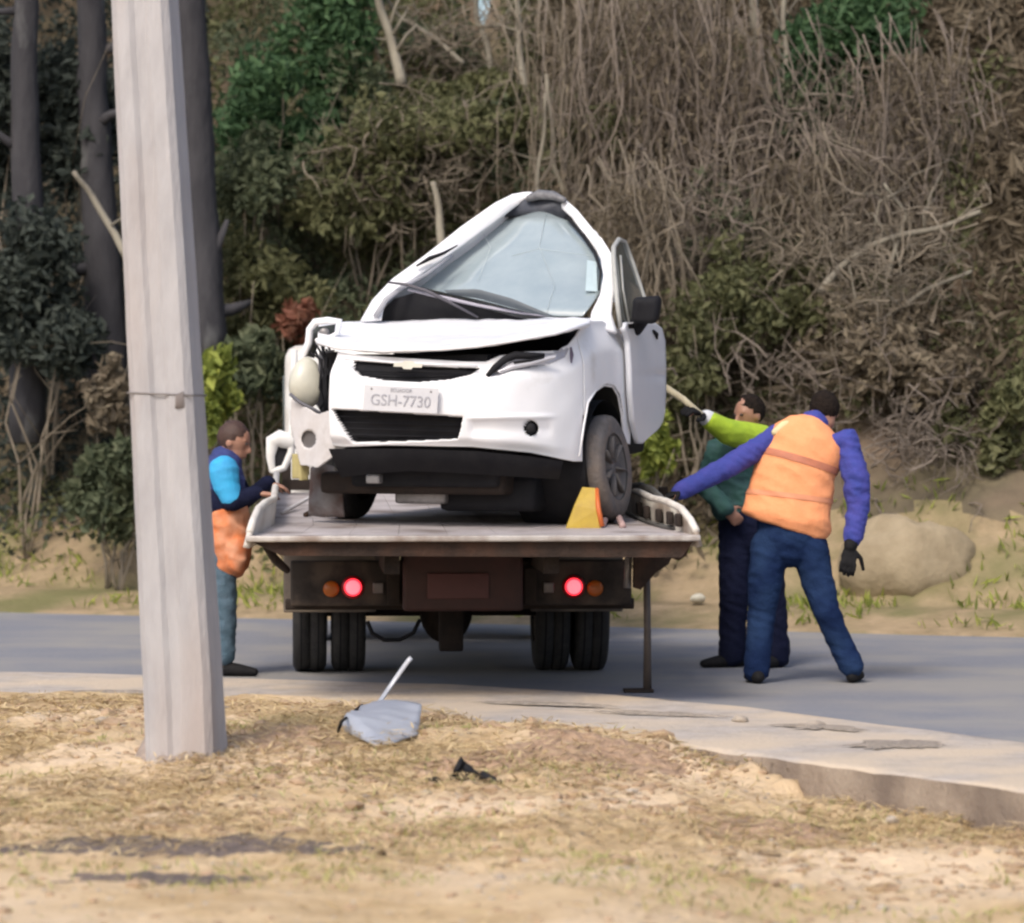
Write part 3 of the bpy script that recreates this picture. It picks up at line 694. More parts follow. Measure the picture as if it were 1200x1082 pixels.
# ------------------------------------------------------------------ concrete utility pole
b0 = G(220, 902, -.02); root = thing('utility_pole', 'tall leaning grey concrete utility pole in the left foreground', 'pole', tuple(b0))
def polev():
    vs = []; rows = 60; Ht = 9.0; ring = None
    for j in range(rows + 1):
        z = -0.4 + (Ht + .4) * j / rows
        t = z / Ht; hw = .180 - .064 * t * 2.0 * .5 - .0 * t
        hw = lerp(.156, .086, max(0, t)); hd = hw * .95
        cx = b0.x - .056 * z; cy = b0.y + .01 * z
        c = .03
        # chamfered square turned so that two faces show, with a shallow groove on the front
        pts = [(-hw, -hd + c), (-hw + c, -hd), (-.045, -hd), (-.022, -hd + .014), (.022, -hd + .014), (.045, -hd), (hw - c, -hd), (hw, -hd + c), (hw, hd - c), (hw - c, hd), (-hw + c, hd), (-hw, hd - c)]
        an = R(-9)
        for (x, y) in pts:
            q = Vector((x * math.cos(an) - y * math.sin(an), x * math.sin(an) + y * math.cos(an), 0))
            w = Vector((cx + q.x, cy + q.y, b0.z + z)); w += Vector((nz(w, 4, 1), nz(w, 4, 5), 0)) * (.0025 + .02 * sm(.4, 0, z)); vs.append(w)
        k = len(pts)
    fs = []
    for j in range(rows):
        for i in range(k): fs.append((j * k + i, j * k + (i + 1) % k, (j + 1) * k + (i + 1) % k, (j + 1) * k + i))
    fs.append(tuple(rows * k + i for i in range(k)))
    return vs, fs
o = obj('shaft', polev(), M_pole, root, smooth=False)
def polec(z, e=0.0):
    t = z / 9; hw = lerp(.156, .086, t) + e; cx = b0.x - .056 * z; cy = b0.y + .01 * z; an = R(-9); out = []
    for (x, y) in [(-hw, -hw * .95), (hw, -hw * .95), (hw, hw * .95), (-hw, hw * .95), (-hw, -hw * .95)]:
        out.append(Vector((cx + x * math.cos(an) - y * math.sin(an), cy + x * math.sin(an) + y * math.cos(an), b0.z + z + .006 * math.sin(x * 30))))
    return out
zb = (902 - 462) / F * b0.y
obj('strap_band', tube(polec(zb, .001), .0045, 6), mat('strap_grey', (.14, .125, .12), (.20, .18, .17), .8, 20), root)
k_ = polec(zb, .012)[0].lerp(polec(zb, .012)[1], .78)
obj('strap_buckle', pnoise_verts(box(k_.x - .012, k_.x + .028, k_.y + .004, k_.y + .03, k_.z - .055, k_.z + .008, .006), .02, 20), mat('buckle_grey', (.20, .17, .16), (.13, .115, .11), .85, 20), root)
obj('footing', pnoise_verts(tube([b0 + Vector((0, 0, -.15)), b0 + Vector((.03, 0, .05)), b0 + Vector((.04, 0, .085))], [.27, .245, .20], 28), .10, 6), mat('footing_concrete', (.34, .28, .25), (.24, .20, .17), .95, 9, bump=.8), root)

# ------------------------------------------------------------------ tow truck (local frame: x right, y forward, z up)
TX, TY, TYAW = -.20, 20.0, R(3.4)
truck = thing('flatbed_tow_truck', 'old flatbed tow truck seen from behind with lit red tail lamps', 'tow truck', (TX, TY, 0), TYAW)
def tp(name, vf, m, parent=None, label=None, **k): return obj(name, vf, m, parent or truck, label=label, local=True, **k)
TM = MW[truck.name]
def TW(x, y, z): return TM @ Vector((x, y, z))
def TL(v): return TM.inverted() @ Vector(v)
ZB = .905
def bw(y): return interp(y, [0, .15, 1.1, 6], [1.185, 1.165, 1.06, 1.05])
def bz(y): return ZB + .022 * y
# bed plates: planks of chequered steel side by side
NP = 9
for i in range(NP):
    u0, u1 = -1 + 2 * i / NP, -1 + 2 * (i + 1) / NP; vs = []; fs = []; rows = [0.07, .4, 1.1, 2.5, 5.0]
    for y in rows:
        g = .0012; x0, x1 = bw(y) * u0 + g, bw(y) * u1 - g
        vs += [(x0, y, bz(y)), (x1, y, bz(y)), (x0, y, bz(y) - .03), (x1, y, bz(y) - .03)]
    for j in range(len(rows) - 1):
        a, b = 4 * j, 4 * (j + 1); fs += [(a, a + 1, b + 1, b), (a + 2, b + 2, b + 3, a + 3), (a, b, b + 2, a + 2), (a + 1, a + 3, b + 3, b + 1)]
    fs += [(0, 2, 3, 1)]
    tp('deck_plate', (vs, fs), M_deck, smooth=False)
# rear lip and dark beam
tp('rear_lip', box(-1.185, 1.185, -.04, .066, ZB - .028, ZB + .004, .008), mat('lip_steel', (.52, .49, .46), (.36, .32, .29), .55, 9, metal=.2, c3=(.25, .2, .17), s3=5))
vs = [(-1.15, .0, ZB - .03), (1.15, .0, ZB - .03), (1.09, .0, ZB - .115), (-1.0, .0, ZB - .10), (-1.15, .16, ZB - .032), (1.15, .16, ZB - .032), (1.09, .16, ZB - .115), (-1.0, .16, ZB - .10)]
tp('rear_beam', (vs, [(0, 1, 2, 3), (7, 6, 5, 4), (0, 4, 5, 1), (1, 5, 6, 2), (2, 6, 7, 3), (3, 7, 4, 0)]), M_brown, smooth=False)
for s in (-1, 1):
    ysr = [0.0, .12, .35, .7, 1.1, 2.5, 4.9]; hs = [.02, .07, .12, .14, .14, .14, .14]
    A = [(s * bw(y), y, bz(y) - .06) for y in ysr]; B = [(s * (bw(y) - .02), y, bz(y) + h) for y, h in zip(ysr, hs)]
    o = tp('side_rail', strip(A, B, 40, 5), M_dwhite if s < 0 else mat('right_rail_paint', (.62, .58, .50), (.40, .38, .35), .5, 6, c3=(.25, .2, .16), s3=3)); solidify(o, .03)
    tp('rail_cap', tube([(s * (bw(y) - .02), y, bz(y) + h + .004) for y, h in zip(ysr, hs)], .020, 8), mat('rail_cap_paint', (.72, .69, .63), (.55, .50, .45), .5, 8), o)
for y in (.5, 1.2, 2.0, 2.8, 3.6, 4.4):
    tp('cross_member', box(-1.0, 1.0, y, y + .08, bz(y) - .13, bz(y) - .035), M_dark, smooth=False)
for s in (-1, 1):
    tp('bed_runner', box(s * .42 - .04, s * .42 + .04, .17, 5.0, .70, .80), M_dark, smooth=False)
    tp('chassis_rail', box(s * .38 - .035, s * .38 + .035, 1.3, 7.4, .48, .68, .006), M_dark, smooth=False)
for yy in (.30, .52, .80, 1.15, 1.6):
    tp('rail_slot', box(bw(yy) - .062, bw(yy) - .030, yy - .05, yy + .05, bz(yy) + .03, bz(yy) + .10, .01), M_dark)
# tail structure
tp('tail_box', box(-.33, .33, 1.15, 1.75, .45, .80, .02), M_redbrown)
tp('tail_plate', box(-.20, .14, 1.135, 1.147, .52, .66, .004), mat('tail_plate', (.075, .022, .022), None, .6))
tp('underrun_bar', box(-.98, .98, 1.52, 1.60, .44, .50, .012), M_dark)
for s, l in ((-1, None), (1, None)):
    hb = tp('lamp_bracket', box(s * .62 - .33, s * .62 + .33, 1.36, 1.50, .47, .72, .012), mat('bracket_steel', (.040, .034, .031), (.022, .018, .017), .8, 8, c3=(.075, .058, .048), s3=6, spec=.2))
    cx = s * .615 + .01
    tl = tp('tail_lamp', lathe((cx, 1.36, .575), (0, -1, 0), [(.064, -.01), (.064, .012), (.052, .022), (.0, .026)], 24), M_redoff, hb)
    tp('bulb', lathe((cx, 1.335, .575), (0, -1, 0), [(.050, -.01), (.048, .006), (.03, .016), (0, .018)], 24), M_red, hb)
    tp('bulb_core', ball((cx, 1.322, .575), (.040, .014, .040), 16, 8), M_redhot, hb)
    tp('indicator_lamp', lathe((cx + s * .12, 1.36, .565), (0, -1, 0), [(.045, -.01), (.045, .012), (.03, .02), (0, .022)], 20), M_amber, hb)
    tp('reverse_lamp', box(cx - s * .14 - .03, cx - s * .14 + .03, 1.34, 1.37, .54, .60, .006), mat('grey_lens', (.12, .10, .10), None, .3), hb)
    tp('mudguard', join(box(s * .72 - .27, s * .72 + .27, 2.36, 2.40, .38, .74, .01), box(s * .72 - .27, s * .72 + .27, 2.40, 3.3, .755, .785, .01)), mat('mudguard_grime', (.11, .09, .075), (.06, .05, .045), .85, 5, c3=(.16, .13, .10), s3=4))
# wheels
def truck_wheel(x, y, w=.2, r=.38, s=1):
    t = tp('wheel', lathe((x, y, r), (1, 0, 0), [(r * .55, -w / 2), (r * .9, -w / 2), (r * .985, -w * .42), (r, -w * .3), (r, -.006), (r * .965, -.005), (r * .965, .005), (r, .006), (r, w * .3), (r * .985, w * .42), (r * .9, w / 2), (r * .55, w / 2), (r * .55, -w / 2)], 48), M_tyre)
    for q in (-.25, .25):
        tp('tread_groove', lathe((x, y, r), (1, 0, 0), [(r + .001, q * w - .005), (r + .0015, q * w), (r + .001, q * w + .005)], 48), M_black, t)
    tp('rim', lathe((x, y, r), (1, 0, 0), [(r * .55, -w * .45), (r * .5, -w * .2), (.06, -w * .1), (0, -w * .1)] if s < 0 else [(r * .55, w * .45), (r * .5, w * .2), (.06, w * .1), (0, w * .1)], 32), M_steel, t)
for s in (-1, 1):
    truck_wheel(s * .835, 2.95, s=s); truck_wheel(s * .605, 2.95, s=-s); truck_wheel(s * .80, 6.0, .21, .38, s)
tp('rear_axle', join(tube([(-.8, 2.95, .38), (.8, 2.95, .38)], .055, 12), ball((-.02, 2.95, .36), (.16, .19, .20), 20, 12)), M_dark)
tp('front_axle', tube([(-.8, 6.0, .36), (.8, 6.0, .36)], .05, 10), M_dark)
tp('drive_shaft', tube([(-.02, 3.1, .38), (-.02, 5.2, .5)], .045, 10), M_dark)
tp('drop_leg', box(-.09, .05, 2.2, 2.32, .16, .5, .015), M_dark)
tp('tank', tube([(-.45, 3.6, .52), (-.45, 4.7, .52)], .19, 20, cap='round'), M_dark)
tp('side_box', box(.35, .85, 3.7, 4.7, .42, .78, .02), M_dark)
# hanging hose, support leg and bracket
def tpx(px, py, ylocal, z=None):
    "local point on the plane y=ylocal seen at that pixel"
    Y = 20 + ylocal; v = TL(P(px, py, Y)); return Vector((v.x, ylocal, v.z))
tp('hanging_hose', tube([tpx(430, 728, 1.9), tpx(436, 742, 1.9), tpx(450, 750, 1.9), tpx(468, 750, 1.9), tpx(484, 742, 1.9), tpx(492, 726, 1.9)], .012, 8), M_black)
lg = tp('support_leg', tube([tpx(759, 655, 1.15), tpx(760, 740, 1.15), (tpx(760, 800, 1.15).x, 1.15, .012)], [.020, .020, .024], 10), mat('leg_steel', (.10, .075, .06), (.06, .05, .045), .6, 10))
xf = tpx(760, 800, 1.15).x
tp('foot', box(xf - .13, xf + .03, 1.08, 1.22, .001, .018, .004), M_dark, lg)
tp('side_bracket', slab([tpx(745, 642, .9), tpx(795, 642, .9), tpx(785, 662, .9), tpx(770, 672, .9), tpx(752, 692, .9), tpx(745, 690, .9)], (0, .12, 0)), M_brown, smooth=False)
tp('corner_bracket', slab([tpx(770, 640, .2), tpx(812, 636, .2), tpx(806, 652, .2), tpx(797, 658, .2), tpx(780, 652, .2)], (0, .4, 0)), M_brown, smooth=False)
tp('left_stay', tube([tpx(312, 640, .5), tpx(322, 655, .7), tpx(336, 668, 1.0)], [.02, .025, .02], 8), M_dark)
tp('grey_post', tube([tpx(738, 645, 1.0), tpx(736, 690, 1.0)], .02, 8), M_steel)
# cab
cabm = mat('cab_white_paint', (.72, .72, .70), (.60, .58, .54), .4, 4, c3=(.45, .40, .34), s3=3, t3=(.55, .75))
cab = tp('cab', box(-.98, .98, 5.35, 7.1, .62, 1.98, .12, seg=4), cabm)
tp('rear_window', box(-.6, .6, 5.335, 5.352, 1.35, 1.78, .006), M_dglass, cab)
tp('windscreen', box(-.85, .85, 7.09, 7.105, 1.2, 1.8, .006), M_dglass, cab)
for s in (-1, 1): tp('side_window', box(s * .985 - .008, s * .985 + .008, 5.75, 6.7, 1.25, 1.78, .004), M_dglass, cab)
tp('headboard', join(box(-1.0, 1.0, 5.05, 5.11, 1.03, 1.10), box(-1.0, -.94, 5.05, 5.11, 1.0, 1.35), box(.94, 1.0, 5.05, 5.11, 1.0, 1.35), box(-1.0, 1.0, 5.05, 5.11, 1.30, 1.37)), M_dark, smooth=False)
# white looped guard at the left of the cab
lp = [tpx(342, 518, 4.6), tpx(328, 514, 4.6), tpx(319, 518, 4.6), tpx(317, 535, 4.6), tpx(319, 552, 4.6)]
mi = tp('side_mirror', tube(lp, [(.03, .05), (.05, .06), (.04, .05), (.018, .03), (.015, .02)], 10, 'round'), cabm)
tp('mirror_glass', ball(tpx(330, 535, 4.62), (.055, .02, .10), 16, 10), M_black, mi)
tp('mirror_arm', tube([tpx(319, 553, 4.6), tpx(333, 548, 4.6), tpx(341, 530, 4.6), tpx(343, 480, 4.6), tpx(345, 410, 4.6)], [.022, .022, .024, .024, .022], 8), cabm, mi)

# ------------------------------------------------------------------ wrecked white car on the bed
YAW = R(20); cs, sn = math.cos(YAW), math.sin(YAW); X0, Y0 = (470 - 600) / F * 20.6, 20.6
def AB(a, b, z): return Vector((X0 + a * cs + b * sn, Y0 - a * sn + b * cs, z))
def pb(px, py, b):
    k = (px - CX) / F; a = (k * (Y0 + b * cs) - X0 - b * sn) / (cs + k * sn); v = AB(a, b, 0); v.z = H - (py - HORIZON) / F * v.y; return v
def pa(px, py, a):
    k = (px - CX) / F; b = (k * (Y0 - a * sn) - X0 - a * cs) / (sn - k * cs); v = AB(a, b, 0); v.z = H - (py - HORIZON) / F * v.y; return v
car = thing('wrecked_car', 'badly crushed white hatchback loaded nose backwards on the flatbed', 'car', tuple(AB(0, 1.5, .93)), -YAW)
def cp(name, vf, m, parent=None, **k): return obj(name, vf, m, parent or car, **k)
def inpoly(x, y, poly):
    r = False; n = len(poly); j = n - 1
    for i in range(n):
        xi, yi = poly[i]; xj, yj = poly[j]
        if (yi > y) != (yj > y) and x < (xj - xi) * (y - yi) / (yj - yi) + xi: r = not r
        j = i
    return r
def sdist(x, y, poly):
    "signed pixel distance, positive inside"
    d = 1e9; n = len(poly)
    for i in range(n):
        x1, y1 = poly[i]; x2, y2 = poly[(i + 1) % n]; L = (x2 - x1) ** 2 + (y2 - y1) ** 2
        t = max(0, min(1, ((x - x1) * (x2 - x1) + (y - y1) * (y2 - y1)) / L)); d = min(d, math.hypot(x - x1 - t * (x2 - x1), y - y1 - t * (y2 - y1)))
    return d if inpoly(x, y, poly) else -d
PLAN = [(-.43, .05), (-.3, .015), (-.1, 0), (.1, .005), (.3, .035), (.45, .085), (.58, .16), (.68, .26), (.76, .38), (.81, .50), (.835, .62), (.845, .78), (.848, 1.0), (.848, 1.2), (.846, 1.36)]
_p = np.array(PLAN); _d = np.concatenate([[0], np.cumsum(np.hypot(*np.diff(_p, axis=0).T))]); _s = np.linspace(0, _d[-1], 400)
PL = np.stack([np.interp(_s, _d, _p[:, 0]), np.interp(_s, _d, _p[:, 1])], 1)
for _ in range(260): PL[1:-1] = (PL[:-2] + 2 * PL[1:-1] + PL[2:]) / 4
dd = np.concatenate([[0], np.cumsum(np.hypot(*np.diff(PL, axis=0).T))])
def plan(t): s = t * dd[-1]; return float(np.interp(s, dd, PL[:, 0])), float(np.interp(s, dd, PL[:, 1]))
TOPX = [380, 410, 470, 540, 562, 578, 598, 625, 650, 668, 682, 691, 700, 716, 728, 740]; TOPY = [411, 416, 420, 424, 424, 417, 414, 413, 412, 404, 393, 384, 376, 376, 384, 394]
BOTX = [380, 400, 450, 550, 620, 655, 672, 690, 730, 742]; BOTY = [522, 524, 522, 524, 531, 538, 541, 541, 518, 522]
GR_UP = [(408, 423), (440, 425), (478, 429), (520, 431), (556, 432), (548, 439), (525, 445), (490, 448), (450, 446), (420, 440), (411, 432)]
GR_LO = [(391, 480), (430, 482), (480, 485), (543, 489), (540, 503), (536, 514), (500, 516), (440, 518), (412, 518), (402, 503)]
FOG = [(622 + 8.2 * math.cos(a), 502 + 9 * math.sin(a)) for a in np.linspace(0, 2 * math.pi, 16, endpoint=False)]
HL = [(571, 441), (580, 429), (592, 419), (606, 415), (640, 414), (668, 407), (660, 419), (640, 427), (600, 434), (582, 441)]
ARCH = [(664, 560), (676, 520), (682, 492), (688, 470), (697, 457), (708, 450), (718, 452), (725, 463), (729, 485), (731, 520), (731, 560)]
def fascia(t0, t1, nu, nv, holes, cut=None):
    vs = []; MI = []; fs = []; keep = []; pix = []
    for j in range(nv):
        v = j / (nv - 1)
        for i in range(nu):
            a, b = plan(lerp(t0, t1, i / (nu - 1))); p0 = AB(a, b, 1.6); px, _ = proj(p0)
            py = lerp(interp(px, BOTX, BOTY), interp(px, TOPX, TOPY), v)
            fr = sm(.75, .2, b)                                # front-ness
            bb = b + fr * (.10 * sm(.72, 1.0, v) ** 1.3 - .025 * math.sin(math.pi * min(1, v * 1.2)) + .03 * sm(.12, 0, v))
            aa = a + (1 - fr) * (-.05 * sm(.75, 1, v) + .012 * math.sin(math.pi * v))
            crease = -.014 * math.exp(-((py - 490 + (px - 560) * .02) / 3.2) ** 2) * sm(545, 560, px) * sm(660, 640, px); bb += crease
            bb += .018 * math.exp(-((py - 503) / 9) ** 2) * sm(548, 556, px) * sm(652, 640, px)    # fog lamp recess
            for poly, dep, _m in holes:
                s = sdist(px, py, poly)
                if s > -3: bb += dep * sm(-1.2, 1.6, s)
            p = AB(aa, bb, 0); p.z = H - (py - HORIZON) / F * p.y
            p += Vector((0, nz(p, 7, 3) * .006, 0)); vs.append(p); pix.append((px, py))
    for f in gridf(nu, nv):
        cx = sum(pix[i][0] for i in f) / 4; cy = sum(pix[i][1] for i in f) / 4
        if cut and inpoly(cx, cy, cut): continue
        mi = 0
        for k, (poly, dep, _m) in enumerate(holes):
            if inpoly(cx, cy, poly): mi = _m
        fs.append(f); MI.append(mi)
    return (vs, fs), MI
tsplit = .665
vf, MI = fascia(0, tsplit, 210, 84, [(GR_UP, .05, 1), (GR_LO, .08, 1), (FOG, .04, 1), (HL, .03, 2)])
bump_ = cp('front_bumper', vf, [M_white, M_black, M_lens], midx=MI)
solidify(bump_, .008, -1)
vf, MI = fascia(tsplit + .003, 1, 110, 84, [], ARCH)
fen = cp('fender', vf, [M_white], midx=MI); solidify(fen, .01, -1)
# wheel arch liner
cp('wheel_arch_liner', lathe(AB(.50, .97, 1.26), (cs, -sn, 0), [(.0, -.1), (.34, -.1), (.355, .0), (.355, .33)], 40), M_black)
cp('arch_lip', tube([pa(x, y, .85) for x, y in [(679, 535), (684, 500), (689, 472), (698, 458), (708, 451.5), (718, 453.5), (724, 464), (728, 485), (730, 510)]], .006, 6), M_white, fen)
# grille slats, emblem
for k in range(2):
    y0 = 434 + 6 * k
    cp('grille_slat', tube([pb(lerp(416 + 8 * k, 546 - 12 * k, t), y0 + 2 * math.sin(math.pi * t), .045 + .10 * max(0, t - .55)) for t in np.linspace(0, 1, 9)], (.004), 6), M_black, bump_)
for k in range(4):
    y0 = 488 + 7 * k
    cp('lower_grille_slat', tube([pb(lerp(398 + 3 * k, 541 - 2 * k, t), y0 + 4 * t, .045 + .08 * max(0, t - .55)) for t in np.linspace(0, 1, 9)], .003, 6), M_black, bump_)
cp('chrome_strip', tube([pb(lerp(404, 560, t), interp(lerp(404, 560, t), [404, 478, 560], [420.5, 426.5, 429]), .028 + .13 * max(0, t - .5)) for t in np.linspace(0, 1, 14)], [(.009, .006)] * 14, 8), mat('white_bar', (.74, .74, .76), (.70, .70, .72), .3), bump_)
em = [(462, 425), (472, 425), (474, 423), (484, 423.4), (486, 426), (496, 426.5), (494, 431), (484, 430.6), (482, 433), (473, 432.6), (471, 430), (461, 429.6)]
cp('emblem', slab([pb(x, y, -.012) for x, y in em], (-sn * .0, .02, 0)), M_gold, bump_, smooth=False)
# licence plate
pl_ = [pb(427, 451, -.040), pb(514, 455.5, -.038), pb(512, 485, -.048), pb(425, 480.5, -.050)]
plate = cp('license_plate', slab(pl_, (0, .022, 0)), M_plate, smooth=False)
def on_plate(vf, u, v, sx):
    vs, fs = vf; ex = (pl_[1] - pl_[0]); W_ = ex.length; ex.normalize(); ez = (pl_[0] - pl_[3]); Hh = ez.length; ez.normalize(); nrm = Vector((0, -1, 0)); o = (pl_[3] + nrm * .002)
    return [o + ex * (u * W_ + p.x * sx) + ez * (v * Hh + p.y) + nrm * (p.z + .001) for p in vs], fs
cp('plate_characters', on_plate(text('GSH-7730', .084), .5, .42, .98), M_ink, plate, smooth=False)
cp('plate_heading', on_plate(text('ECUADOR', .026), .5, .84, 1.0), M_ink, plate, smooth=False)
for u in (.1, .9): cp('plate_bolt', on_plate(ball((0, 0, 0), (.006, .006, .003), 8, 6), u, .86, 1), M_steel, plate)
# headlight: dark bezel and lens details
hl = cp('headlight', strip([pb(x, y, b) for x, y, b in [(580, 433, .16), (600, 424, .20), (625, 420, .26), (652, 416, .34)]], [pb(x, y, b) for x, y, b in [(586, 438, .15), (602, 433, .18), (626, 428, .24), (650, 421, .33)]], 20, 5, .02), M_lens)
cp('headlight_bezel', tube([pb(571, 441, .105), pb(580, 431, .135), pb(592, 421, .17), pb(604, 416.5, .20), (pb(620, 417, .24)), pb(638, 416, .29)], [.013, .019, .020, .022, .019, .010], 8), M_black, hl)
cp('headlight_slit', tube([pb(602, 425, .175), pb(622, 422.5, .225), pb(638, 419, .275)], [.006, .007, .003], 6), M_black, hl)
cp('side_marker', tube([pa(669, 408, .80), pa(670, 416, .80), pa(669.5, 425, .80)], [.006, .011, .004], 8, 'round'), mat('marker_dark', (.10, .08, .13), None, .4), fen)
cp('fog_lamp', ball(pb(622, 502, .225), (.026, .012, .028), 14, 8), M_black, bump_)
# black valance under the bumper
cp('valance', strip([pb(x, y, b) for x, y, b in [(385, 526, .07), (420, 526, .05), (480, 526, .03), (560, 529, .08), (620, 535, .18), (660, 541, .34)]], [pb(x, y, b) for x, y, b in [(400, 560, .2), (430, 556, .15), (480, 552, .14), (560, 556, .18), (620, 560, .28), (655, 562, .42)]], 40, 6, .02), M_black)
# engine bay and under body
Cz = lambda z: z
def cbox(a0, a1, b0_, b1, z0, z1, bev=.0):
    vs, fs = box(a0, a1, b0_, b1, z0, z1, bev); return [AB(v.x, v.y, v.z) for v in vs], fs
cp('engine_bay', cbox(-.42, .44, .30, 1.05, 1.14, 1.865, .03), M_black)
cp('bumper_beam', cbox(-.45, .42, .20, .27, 1.42, 1.86, .01), M_black)
cp('fender_liner', cbox(.40, .70, .62, 1.05, 1.5, 1.88, .02), M_black)
cp('front_subframe', cbox(-.62, .46, .34, 1.3, 1.10, 1.22, .03), M_dark)
cp('floor_pan', cbox(-.72, .50, 1.3, 2.2, 1.16, 1.34, .03), M_dark)
cp('rear_floor', cbox(-.72, .05, 2.2, 3.3, 1.16, 1.34, .03), M_dark)
cp('undertray', cbox(.02, .58, .5, 1.6, 1.005, 1.2, .04), M_black)
cp('exhaust_pipe', tube([AB(-.1, .6, 1.10), AB(-.12, 1.5, 1.07), AB(-.2, 3.4, 1.08)], .03, 8), M_steel)
cp('oil_pan', cbox(-.22, .08, .45, .8, 1.045, 1.13, .02), M_steel)
cp('lower_arm', join(tube([AB(-.62, .95, 1.17), AB(.66, .95, 1.17)], .03, 8)), M_dark)
cp('tie_bracket', cbox(-.28, -.20, .18, .24, 1.16, 1.21, .01), M_steel)
# wheels
def car_wheel(a, b, zc, s, lean=0, dusty=True, r=.292, w=.185):
    c = AB(a, b, zc); ax = Vector((cs * s, -sn * s, lean)).normalized()
    t = cp('wheel', lathe(c, ax, [(r * .62, -w / 2), (r * .85, -w * .52), (r * .97, -w * .42), (r, -w * .25), (r, w * .25), (r * .97, w * .42), (r * .85, w * .52), (r * .64, w * .50), (r * .62, w * .36), (r * .62, -w / 2)], 48), M_tyre)
    if dusty: cp('sidewall', lathe(c, ax, [(r * 1.003, w * .10), (r * 1.004, w * .26), (r * .978, w * .435), (r * .86, w * .535), (r * .64, w * .51)], 48), M_dtyre, t)
    for k in range(4):
        q = (-.3 + .2 * k) * w; cp('tread_groove', lathe(c, ax, [(r + .0005 - .002 * (k in (0, 3)), q - .003), (r + .001 - .002 * (k in (0, 3)), q), (r + .0005 - .002 * (k in (0, 3)), q + .003)], 48), M_black, t)
    cp('rim', lathe(c, ax, [(r * .64, w * .47), (r * .56, w * .38), (r * .30, w * .30), (r * .16, w * .40), (0, w * .42)], 40), mat('dusty_hubcap', (.12, .11, .108), (.08, .07, .066), .85, 6), t)
    for k in range(7):
        an = 2 * math.pi * k / 7; o1 = ax.orthogonal().normalized(); o2 = ax.cross(o1); d1 = o1 * math.cos(an) + o2 * math.sin(an)
        cp('spoke', tube([c + ax * w * .40 + d1 * r * .15, c + ax * w * .44 + d1 * r * .58], [(.018, .008), (.024, .008)], 6), mat('dusty_hubcap', (.17, .155, .15)), t)
    return t
car_wheel(.80, .97, 1.237, 1, .10)
car_wheel(-.70, .97, 1.237, -1, .05)
car_wheel(.02, 3.05, 1.275, 1, dusty=False); car_wheel(-.72, 3.15, 1.275, -1, dusty=False)
# hood
FX = [372, 395, 450, 520, 560, 600, 650, 690]; FYy = [400, 406, 410, 407.5, 404, 398, 389.5, 378]
hA = []
for x, y in zip(FX, FYy):
    bq = interp(x, [372, 395, 470, 540, 600, 650, 690], [.20, .12, .03, .07, .16, .30, .52]); hA.append(pb(x, y, bq))
hB = [pb(x, y, b) for x, y, b in [(374, 377, .75), (400, 376.5, .95), (430, 377, 1.05), (500, 375, 1.12), (560, 374, 1.14), (620, 373.5, 1.14), (660, 372, 1.12), (692, 372, .95)]]
vs, fs = strip(hA, hB, 90, 26, -.008, (0, 0, 1))
vs = [v + Vector((0, 0, .008 * nz(v, 5, 2) + .006 * nz(v, 13, 2))) for v in vs]
hood = cp('hood', (vs, fs), M_white); solidify(hood, .018, -1)
cp('hood_edge', tube([v + Vector((0, -.0, -.008)) for v in hA], .010, 8), M_white, hood)
cp('hood_hinge', tube([pb(688, 373, .97), pb(690, 378, .95), pb(689, 384, .93)], .012, 6), M_black, hood)
# torn bracket loop at the hood corner
br = cp('torn_fender_frame', tube([pb(x, y, .45) for x, y in [(352, 440), (354, 420), (362, 402), (363, 386), (370, 377.5), (384, 376), (398, 377), (396, 390), (386, 396), (372, 399)]], [.02, .022, .022, .02, .022, .022, .02, .012, .012, .014], 8, 'round'), M_white, label='bent white metal loop at the hood corner')
cp('bracket_plate', slab([pb(x, y, .50) for x, y in [(366, 384), (393, 380), (391, 398), (372, 404), (368, 420), (360, 418)]], (0, .04, 0)), mat('grey_green_metal', (.10, .11, .10), (.05, .055, .05), .6, 14), br)
cp('bolt', ball(pb(380, 389, .46), (.03, .015, .022), 10, 8), M_steel, br)
cp('loose_wire', join(*[tube([pb(360 + rng.uniform(0, 25), 405 + rng.uniform(-5, 8), .42 + .01 * i), pb(366 + rng.uniform(0, 28), 425 + rng.uniform(-6, 6), .36), pb(372 + rng.uniform(0, 20), 450 + rng.uniform(-6, 10), .34), pb(374 + rng.uniform(0, 14), 480, .33)], .007, 5) for i in range(8)]), M_black)
cp('inner_panel', slab([pb(x, y, .40) for x, y in [(374, 412), (392, 410), (392, 440), (384, 470), (378, 486), (370, 474)]], (0, .05, 0)), mat('grey_bay_metal', (.12, .12, .14), (.06, .06, .075), .5, 18), smooth=False)
cp('radiator_end', slab([pb(x, y, .36) for x, y in [(382, 414), (396, 412), (396, 436), (386, 450), (388, 482), (378, 488), (372, 474)]], (0, .3, 0)), M_black, smooth=False)
